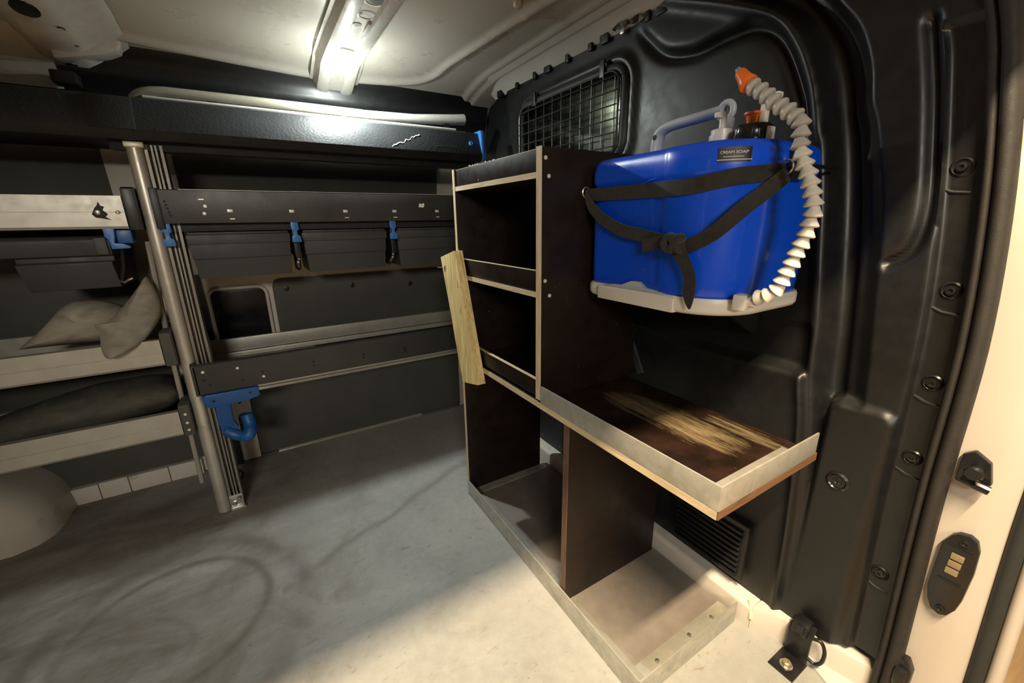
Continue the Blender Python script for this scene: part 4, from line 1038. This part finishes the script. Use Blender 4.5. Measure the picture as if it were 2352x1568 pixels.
obj('splinter', MB().add([MT @ Vector(p) for p in ((0.0, -0.0535, 0.17), (0.008, -0.0535, 0.17), (0.004, -0.060, 0.08), (0.0, -0.056, 0.19))], [(0, 1, 2), (0, 2, 3), (1, 3, 2), (0, 3, 1)]), 'pine', pk, smooth=0)

# ================================================================== HAND WASH UNIT
TX0, TX1, TY0, TY1 = 0.610, 0.862, 0.362, 0.688
wash = thing('hand_wash_unit', 'bright blue portable hand wash tank strapped to the bulkhead', 'wash tank', (0.73, 0.53, 0.742))
def tank_ring(z, ins=0.0, bump=0.006, rr=0.10):
    """plan outline: x towards the bulkhead, y along it; big round at the near right corner"""
    x0, x1, y0, y1 = TX0 + ins, TX1 - ins, TY0 + ins, TY1 - ins
    pts = []
    def arc(cx, cy, r, a0, a1, n):
        for k in range(n + 1):
            a = math.radians(a0 + (a1 - a0) * k / n); pts.append((cx + r * math.cos(a), cy + r * math.sin(a), z))
    r1 = max(rr - ins, 0.01); r2 = 0.030; r3 = 0.05
    arc(x0 + r2, y1 - r2, r2, 90, 180, 6)
    pts.append((x0, y0 + 0.142, z)); pts.append((x0 - bump * 0.4, y0 + 0.134, z)); pts.append((x0 - bump, y0 + 0.126, z))
    arc(x0 - bump + r1, y0 + r1, r1, 180, 270, 14)
    arc(x1 - r3, y0 + r3, r3, 270, 360, 6)
    arc(x1 - r2, y1 - r2, r2, 0, 90, 5)
    return pts
rings = []
for z, ins in ((0.770, 0.006), (0.774, 0.003), (0.79, 0.002), (0.90, 0.001), (0.966, 0.0), (0.968, -0.0015), (0.972, -0.0022), (0.990, -0.0022), (1.003, 0.0), (1.009, 0.003), (1.013, 0.009), (1.0145, 0.018)):
    rings.append(tank_ring(z, ins))
rings.append([((p[0] - 0.736) * 0.6 + 0.736, (p[1] - 0.525) * 0.6 + 0.525, 1.015) for p in tank_ring(1.0, 0.018)])
obj('tank_body', MB().loft(rings), 'tank_blue', wash, smooth=40, label='glossy blue plastic tank')
# curved seam lines moulded into the front
def arcline(y0, z0, y1, z1, sag, n=12):
    out = []
    for k in range(n + 1):
        t = k / n; out.append((TX0 - 0.0005, y0 + (y1 - y0) * t, z0 + (z1 - z0) * t + sag * math.sin(math.pi * t)))
    return out
obj('moulded_seam', MB().tube(arcline(0.60, 0.935, 0.505, 0.969, 0.006), 0.0012, 6), 'tank_blue', wash)
obj('moulded_seam', MB().tube(arcline(0.655, 0.872, 0.60, 0.902, 0.003), 0.0012, 6), 'tank_blue', wash)
# base tray
rings = [tank_ring(0.742, 0.010), tank_ring(0.746, 0.001), tank_ring(0.752, -0.002), tank_ring(0.766, -0.002), tank_ring(0.7715, 0.0), tank_ring(0.7718, 0.008)]
obj('base_tray', MB().loft(rings), 'tank_white', wash, smooth=40, label='off-white plastic base tray')
obj('tray_drawer', MB().prism_x([(0.452, 0.742), (0.640, 0.742), (0.640, 0.768), (0.630, 0.770), (0.462, 0.770), (0.452, 0.767)], TX0 - 0.010, TX0 + 0.02), 'tank_white', wash, bevel=0.003)
obj('tray_slot', MB().prism_x([(0.47, 0.7705), (0.628, 0.7705), (0.61, 0.774), (0.58, 0.776), (0.555, 0.786), (0.535, 0.786), (0.52, 0.776), (0.485, 0.774)], TX0 - 0.003, TX0 + 0.01), 'handle_grey', wash)
# hose union at the tray
obj('hose_union', MB().lathe([(0.012, 0), (0.0125, 0.004), (0.0125, 0.020), (0.009, 0.022), (0.009, 0.032)], (0.655, 0.372, 0.770), (-0.15, -1, 0.10), 8), 'tank_white', wash, bevel=0.001)
obj('union_nut', MB().box((-0.013, -0.010, -0.013), (0.013, 0.010, 0.013), Matrix.Translation((0.650, 0.362, 0.7705)) @ Matrix.Rotation(0.2, 4, 'Z')), 'tank_white', wash, bevel=0.004)
# jointed hose
HP = [(0.650, 0.344, 0.780), (0.648, 0.326, 0.785), (0.650, 0.312, 0.797), (0.652, 0.305, 0.818), (0.654, 0.300, 0.835), (0.656, 0.296, 0.854), (0.658, 0.291, 0.872), (0.66, 0.289, 0.890), (0.66, 0.287, 0.906), (0.66, 0.290, 0.922), (0.66, 0.295, 0.938), (0.66, 0.302, 0.956), (0.66, 0.309, 0.970), (0.66, 0.315, 0.985), (0.66, 0.319, 0.999), (0.66, 0.320, 1.013), (0.66, 0.323, 1.024), (0.66, 0.335, 1.036), (0.66, 0.351, 1.048), (0.66, 0.364, 1.058), (0.66, 0.377, 1.070), (0.66, 0.390, 1.080), (0.66, 0.402, 1.0875)]
hs = smooth_line(HP, 8)
hose = obj('hose', MB().tube([tuple(p) for p in hs], 0.0050, 10), 'hose_grey', wash, smooth=60)
L = [0.0]
for a, b in zip(hs, hs[1:]): L.append(L[-1] + (b - a).length)
def at_len(s):
    for i in range(len(hs) - 1):
        if L[i + 1] >= s:
            t = (s - L[i]) / max(1e-9, L[i + 1] - L[i]); return hs[i].lerp(hs[i + 1], t), (hs[i + 1] - hs[i]).normalized()
    return hs[-1], (hs[-1] - hs[-2]).normalized()
segprof = [(0.0045, -0.0012), (0.0105, -0.0002), (0.0122, 0.0012), (0.0120, 0.0026), (0.0070, 0.0105), (0.0060, 0.0130), (0.0045, 0.0140)]
NSEG = 27
segm = {}
for key in ('hose_white', 'hose_grey'):
    me = make_mesh('hose_segment', MB().lathe(segprof, (0, 0, 0), (0, 0, 1), 16), Vector((0, 0, 0)), 0, 40); me.materials.append(MATS[key]); segm[key] = me
for k in range(NSEG):
    s = 0.006 + k * (L[-1] - 0.016) / (NSEG - 1)
    p, t = at_len(s)
    o = bpy.data.objects.new('hose_segment', segm['hose_white' if k < 17 else 'hose_grey']); COL.objects.link(o); o.parent = hose
    o.location = p - ORG['hand_wash_unit']
    o.rotation_euler = t.to_track_quat('Z', 'Y').to_euler()
p, t = hs[-1], (hs[-1] - hs[-2]).normalized()
t = (Vector((0.664, 0.428, 1.117)) - p).normalized()
nz_ = obj('spray_nozzle', MB().lathe([(0.0125, 0.0), (0.0135, 0.003), (0.0105, 0.012), (0.0085, 0.026), (0.0075, 0.029), (0.005, 0.0295)], p, t, 16), 'orange', wash, smooth=50, label='orange spray nozzle')
obj('nozzle_tip', MB().lathe([(0.0045, 0.028), (0.0045, 0.036), (0.003, 0.0365)], p, t, 12), 'nozzle_blue', nz_)
# carrying handle
hp = [(0.740, 0.634, 1.006), (0.740, 0.633, 1.045), (0.740, 0.628, 1.064), (0.740, 0.612, 1.074), (0.740, 0.583, 1.077), (0.740, 0.545, 1.0785), (0.740, 0.511, 1.080), (0.740, 0.492, 1.081)]
rings = []
for i, pnt in enumerate(smooth_line(hp, 4)):
    pts = smooth_line(hp, 4); n = len(pts)
    tg = (pts[min(i + 1, n - 1)] - pts[max(i - 1, 0)]).normalized(); up = Vector((1, 0, 0)).cross(tg).normalized()
    rings.append([pnt + Vector((0.014, 0, 0)) * math.cos(a) + up * 0.0095 * math.sin(a) for a in linspace(0, 2 * math.pi, 13)[:-1]])
han = obj('carry_handle', MB().loft(rings), 'handle_grey', wash, smooth=60, label='light grey carrying handle')
obj('handle_eye', MB().tube([(0.735, 0.483 + 0.0125 * math.cos(a), 1.078 + 0.0135 * math.sin(a)) for a in linspace(0, 2 * math.pi, 21)], 0.0055, 10), 'handle_grey', wash, smooth=60)
obj('handle_post', MB().box((0.727, 0.470, 1.006), (0.745, 0.486, 1.068)), 'handle_grey', wash, bevel=0.005)
obj('pivot_hole', MB().lathe([(0.005, 0), (0.005, 0.001)], (0.7265, 0.628, 1.058), (-1, 0, 0), 14), 'black_gloss', han)
# water cap, tap and breather
cap = obj('filler_cap', MB().lathe([(0.026, 0.0), (0.0275, 0.002), (0.0275, 0.020), (0.025, 0.0245), (0.012, 0.0255)], (0.70, 0.411, 1.0145), (0, 0, 1), 28), 'cap_black', wash, smooth=40, label='black screw cap')
for k in range(14):
    a = 2 * math.pi * k / 14
    obj('cap_rib', MB().box((-0.0008, -0.002, 0.003), (0.0012, 0.002, 0.019), Matrix.Translation((0.70 + 0.0275 * math.cos(a), 0.411 + 0.0275 * math.sin(a), 1.0145)) @ Matrix.Rotation(a, 4, 'Z')), 'cap_black', cap, bevel=0.0006)
obj('tap_button', MB().lathe([(0.008, 0), (0.0085, 0.008), (0.010, 0.014), (0.013, 0.016), (0.013, 0.019), (0.006, 0.020)], (0.70, 0.414, 1.039), (0, 0, 1), 14), 'orange', wash, smooth=40, label='orange push valve')
obj('hose_holder', MB().box((0.70, 0.395, 1.030), (0.712, 0.404, 1.074)).box((0.698, 0.378, 1.072), (0.712, 0.404, 1.080)), 'tank_white', wash, bevel=0.002)
obj('cap_clip', MB().box((0.69, 0.380, 1.006), (0.708, 0.3845, 1.033)), 'tank_white', wash, bevel=0.002)
obj('side_socket', MB().prism_y([(0.72, 0.955), (0.76, 0.955), (0.76, 1.0), (0.72, 1.0)], TY0 - 0.012, TY0 + 0.004), 'cap_black', wash, bevel=0.004)
# label with lettering, wrapped round the bulge
def front_x(y):           # distance of the tank front at a given place along it
    b = 0.006 * sstep((TY0 + 0.142 - y) / 0.016)
    yc = TY0 + 0.10
    if y >= yc: return TX0 - b
    d = min(0.0999, yc - y); return TX0 - b + 0.10 - math.sqrt(0.01 - d * d)
LY0, LY1, LZ0, LZ1 = (0.377, 0.409, 0.980, 1.001)
rings = []
for y in linspace(LY1, LY0, 10):
    x = front_x(y); rings.append([(x - 0.0030, y, LZ0), (x - 0.0040, y, LZ0), (x - 0.0040, y, LZ1), (x - 0.0030, y, LZ1)])
lab = obj('soap_label', MB().loft(rings), 'label_black', wash, smooth=40, label='black label reading CREAM SOAP')
def text(body, width, yc, zc, parent, mat):
    cu = bpy.data.curves.new('lettering', 'FONT'); cu.body = body; cu.size = 1.0; cu.align_x = 'CENTER'; cu.align_y = 'CENTER'
    tmp = bpy.data.objects.new('lettering', cu); COL.objects.link(tmp)
    dg = bpy.context.evaluated_depsgraph_get(); me = bpy.data.meshes.new_from_object(tmp.evaluated_get(dg)); me.name = 'lettering'
    COL.objects.unlink(tmp); bpy.data.objects.remove(tmp)
    xs = [v.co.x for v in me.vertices]; k = width / (max(xs) - min(xs))
    for v in me.vertices:
        y = yc - v.co.x * k; z = zc + v.co.y * k * 1.15
        v.co = Vector((front_x(y) - 0.0046, y, z)) - ORG['hand_wash_unit']
    me.materials.clear(); me.materials.append(MATS[mat])
    o = bpy.data.objects.new('lettering', me); COL.objects.link(o); o.parent = parent
    return o
LYC = (LY0 + LY1) / 2
text('CREAM SOAP', (LY1 - LY0) * 0.86, LYC, LZ1 - 0.0075, lab, 'label_ink')
def label_line(w, z, h):
    rr = []
    for y in linspace(LYC + w / 2, LYC - w / 2, 7):
        x = front_x(y); rr.append([(x - 0.0036, y, z), (x - 0.0043, y, z), (x - 0.0043, y, z + h), (x - 0.0036, y, z + h)])
    obj('label_line', MB().loft(rr), 'label_ink', lab)
label_line(0.020, LZ0 + 0.0072, 0.0006); label_line(0.034, LZ0 + 0.0028, 0.0009)

# soap pump standing in the tank
sp = thing('soap_pump', 'white soap pump bottle neck standing in the blue tank top', 'soap pump', (0.70, 0.464, 1.0150))
obj('pump_collar', MB().lathe([(0.0185, 0), (0.0190, 0.002), (0.0190, 0.018), (0.0170, 0.0185), (0.0170, 0.026), (0.012, 0.028)], (0.70, 0.464, 1.0150), (0, 0, 1), 24), 'tank_white', sp, smooth=40)
obj('pump_stem', MB().lathe([(0.0055, 0.026), (0.0055, 0.052), (0.0045, 0.0535)], (0.70, 0.464, 1.0150), (0, 0, 1), 14), 'tank_white', sp, smooth=40)
obj('pump_spout', MB().box((0.68, 0.460, 1.058), (0.704, 0.468, 1.0665)), 'tank_white', sp, bevel=0.002)
# cream peg behind the tank
tag(obj('cream_peg', MB().lathe([(0.010, 0), (0.011, 0.004), (0.0095, 0.009), (0.012, 0.014), (0.011, 0.021), (0.006, 0.024)], (0.800, 0.655, 1.0145), (0, 0, 1), 9), 'peg_cream'), 'small cream peg on the left end of the blue tank', 'peg')

# bracket that carries the tank
bk = thing('tank_bracket', 'black steel bracket under the blue tank on the bulkhead', 'bracket', (0.80, 0.53, 0.70))
obj('bracket_shelf', MB().box((0.70, 0.42, 0.7365), (0.872, 0.66, 0.7415)), 'black_plastic', bk, bevel=0.001)
for y in (0.45, 0.63): obj('bracket_arm', MB().prism_y([(0.875, 0.736), (0.73, 0.736), (0.875, 0.66)], y - 0.003, y + 0.003), 'black_plastic', bk)

# elastic strap
stp = thing('elastic_strap', 'black elastic strap knotted across the front of the blue tank', 'strap', (0.60, 0.48, 0.77))
UP = Vector((0, 0, 1))
pts = [((0.606, 0.6935, 0.949), UP)]
for y in linspace(0.682, 0.372, 26):
    pts.append(((front_x(y) - 0.0035, y, 0.949 - 0.001 * math.sin((0.68 - y) * 10) + (0.014 * sstep((0.45 - y) / 0.09))), UP))
pts.append(((0.700, 0.353, 0.966), UP))
obj('upper_band', MB().ribbon(pts, 0.0245), 'webbing', stp, smooth=30)
A = [(0.6050, 0.6945, 0.950, 0.25, 0.9), (0.5990, 0.672, 0.930, 0.4, 0.9), (0.5980, 0.640, 0.906, 0.35, 0.95), (0.5985, 0.610, 0.891, 0.2, 1), (0.5985, 0.575, 0.879, -0.1, 1), (0.5975, 0.535, 0.873, -0.35, 1), (0.596, 0.485, 0.864, -0.1, 1), (0.594, 0.453, 0.858, 0, 1)]
pts = [((x, y, z), Vector((0, a, b))) for x, y, z, a, b in A]
def resample(pts, n=5):
    c = smooth_line([p for p, a in pts], n); a = smooth_line([tuple(a) for p, a in pts], n); return [(tuple(p), q) for p, q in zip(c, a)]
obj('left_tie', MB().ribbon(resample(pts), 0.0225), 'webbing', stp, smooth=30)
A = [(0.592, 0.452, 0.857), (0.594, 0.430, 0.858), (0.596, 0.408, 0.867), (0.598, 0.390, 0.878), (0.603, 0.372, 0.895), (0.620, 0.356, 0.918), (0.655, 0.345, 0.942), (0.700, 0.349, 0.962)]
pts = [(p, Vector((-0.15, 0.35, 1))) for p in A]
obj('right_tie', MB().ribbon(resample(pts), 0.0225), 'webbing', stp, smooth=30)
A = [(0.590, 0.450, 0.861), (0.588, 0.474, 0.862), (0.590, 0.500, 0.858), (0.593, 0.522, 0.853)]
obj('short_tail', MB().ribbon(resample([(p, Vector((0, -0.15, 1))) for p in A]), 0.0215), 'webbing', stp, smooth=30)
A = [(0.588, 0.452, 0.862), (0.586, 0.438, 0.846), (0.587, 0.424, 0.826), (0.590, 0.416, 0.802), (0.593, 0.418, 0.776), (0.596, 0.416, 0.756)]
obj('long_tail', MB().ribbon(resample([(p, Vector((0.1 + 0.25 * i / 5, 1, -0.15))) for i, p in enumerate(A)]), [0.026] * 20 + [0.024, 0.021, 0.017, 0.012, 0.007, 0.002], ), 'webbing', stp, smooth=30)
kn = [(0.585 + 0.006 * math.cos(3 * a), 0.450 + 0.013 * math.cos(2 * a) * (1 if True else 0), 0.861 + 0.010 * math.sin(3 * a)) for a in linspace(0, 2 * math.pi, 40)]
obj('knot', MB().tube(kn, 0.0075, 8), 'webbing', stp, smooth=60)
for nme, c, ax in (('left_eyelet', (0.606, 0.6935, 0.955), (0, 1, 0)), ('right_eyelet', (0.702, 0.352, 0.972), (1, 0, 0))):
    obj(nme, MB().tube([(c[0] + (0.009 * math.cos(a) if ax[0] == 0 else 0.002 * math.cos(a)), c[1] + (0.010 * math.cos(a) if ax[0] else 0.0), c[2] + 0.010 * math.sin(a)) for a in linspace(0, 2 * math.pi, 17)], 0.0018, 6), 'steel', stp)
obj('hook_arm', MB().tube([(0.702, 0.352, 0.975), (0.76, 0.345, 0.976), (0.868, 0.352, 0.978)], 0.003, 8), 'black_plastic', stp)

# ================================================================== TIE-DOWN BRACKET ON THE FLOOR
td = thing('tie_down_bracket', 'black angled tie-down bracket with loop bolted to the floor', 'bracket', (0.82, 0.245, 0.0))
obj('foot_plate', MB().box((0.782, 0.222, 0.0), (0.842, 0.270, 0.004)), 'black_gloss', td, bevel=0.001)
obj('upright', MB().prism_y([(0.838, 0.004), (0.838, 0.068), (0.852, 0.092), (0.856, 0.092), (0.844, 0.066), (0.844, 0.004)], 0.224, 0.266), 'black_gloss', td, bevel=0.001)
obj('washer', MB().lathe([(0.012, 0), (0.012, 0.002), (0.009, 0.0025)], (0.806, 0.246, 0.004), (0, 0, 1), 18), 'steel', td)
obj('bolt', MB().lathe([(0.008, 0), (0.0085, 0.003), (0.0085, 0.007), (0.006, 0.009), (0.003, 0.009), (0.003, 0.006), (0, 0.006)], (0.806, 0.246, 0.006), (0, 0, 1), 8, caps=False), 'brass', td)
obj('loop', MB().tube([tuple(p) for p in smooth_line([(0.846, 0.228, 0.070), (0.850, 0.212, 0.073), (0.850, 0.203, 0.055), (0.846, 0.203, 0.032), (0.842, 0.212, 0.020), (0.840, 0.226, 0.024)], 6)], 0.0036, 8), 'black_gloss', td, smooth=60)
obj('buckle', MB().box((0.832, 0.232, 0.066), (0.862, 0.262, 0.098), Matrix.Identity(4)), 'black_plastic', td, bevel=0.005)
obj('buckle_tab', MB().box((0.826, 0.238, 0.078), (0.834, 0.250, 0.098)), 'black_gloss', td, bevel=0.002)
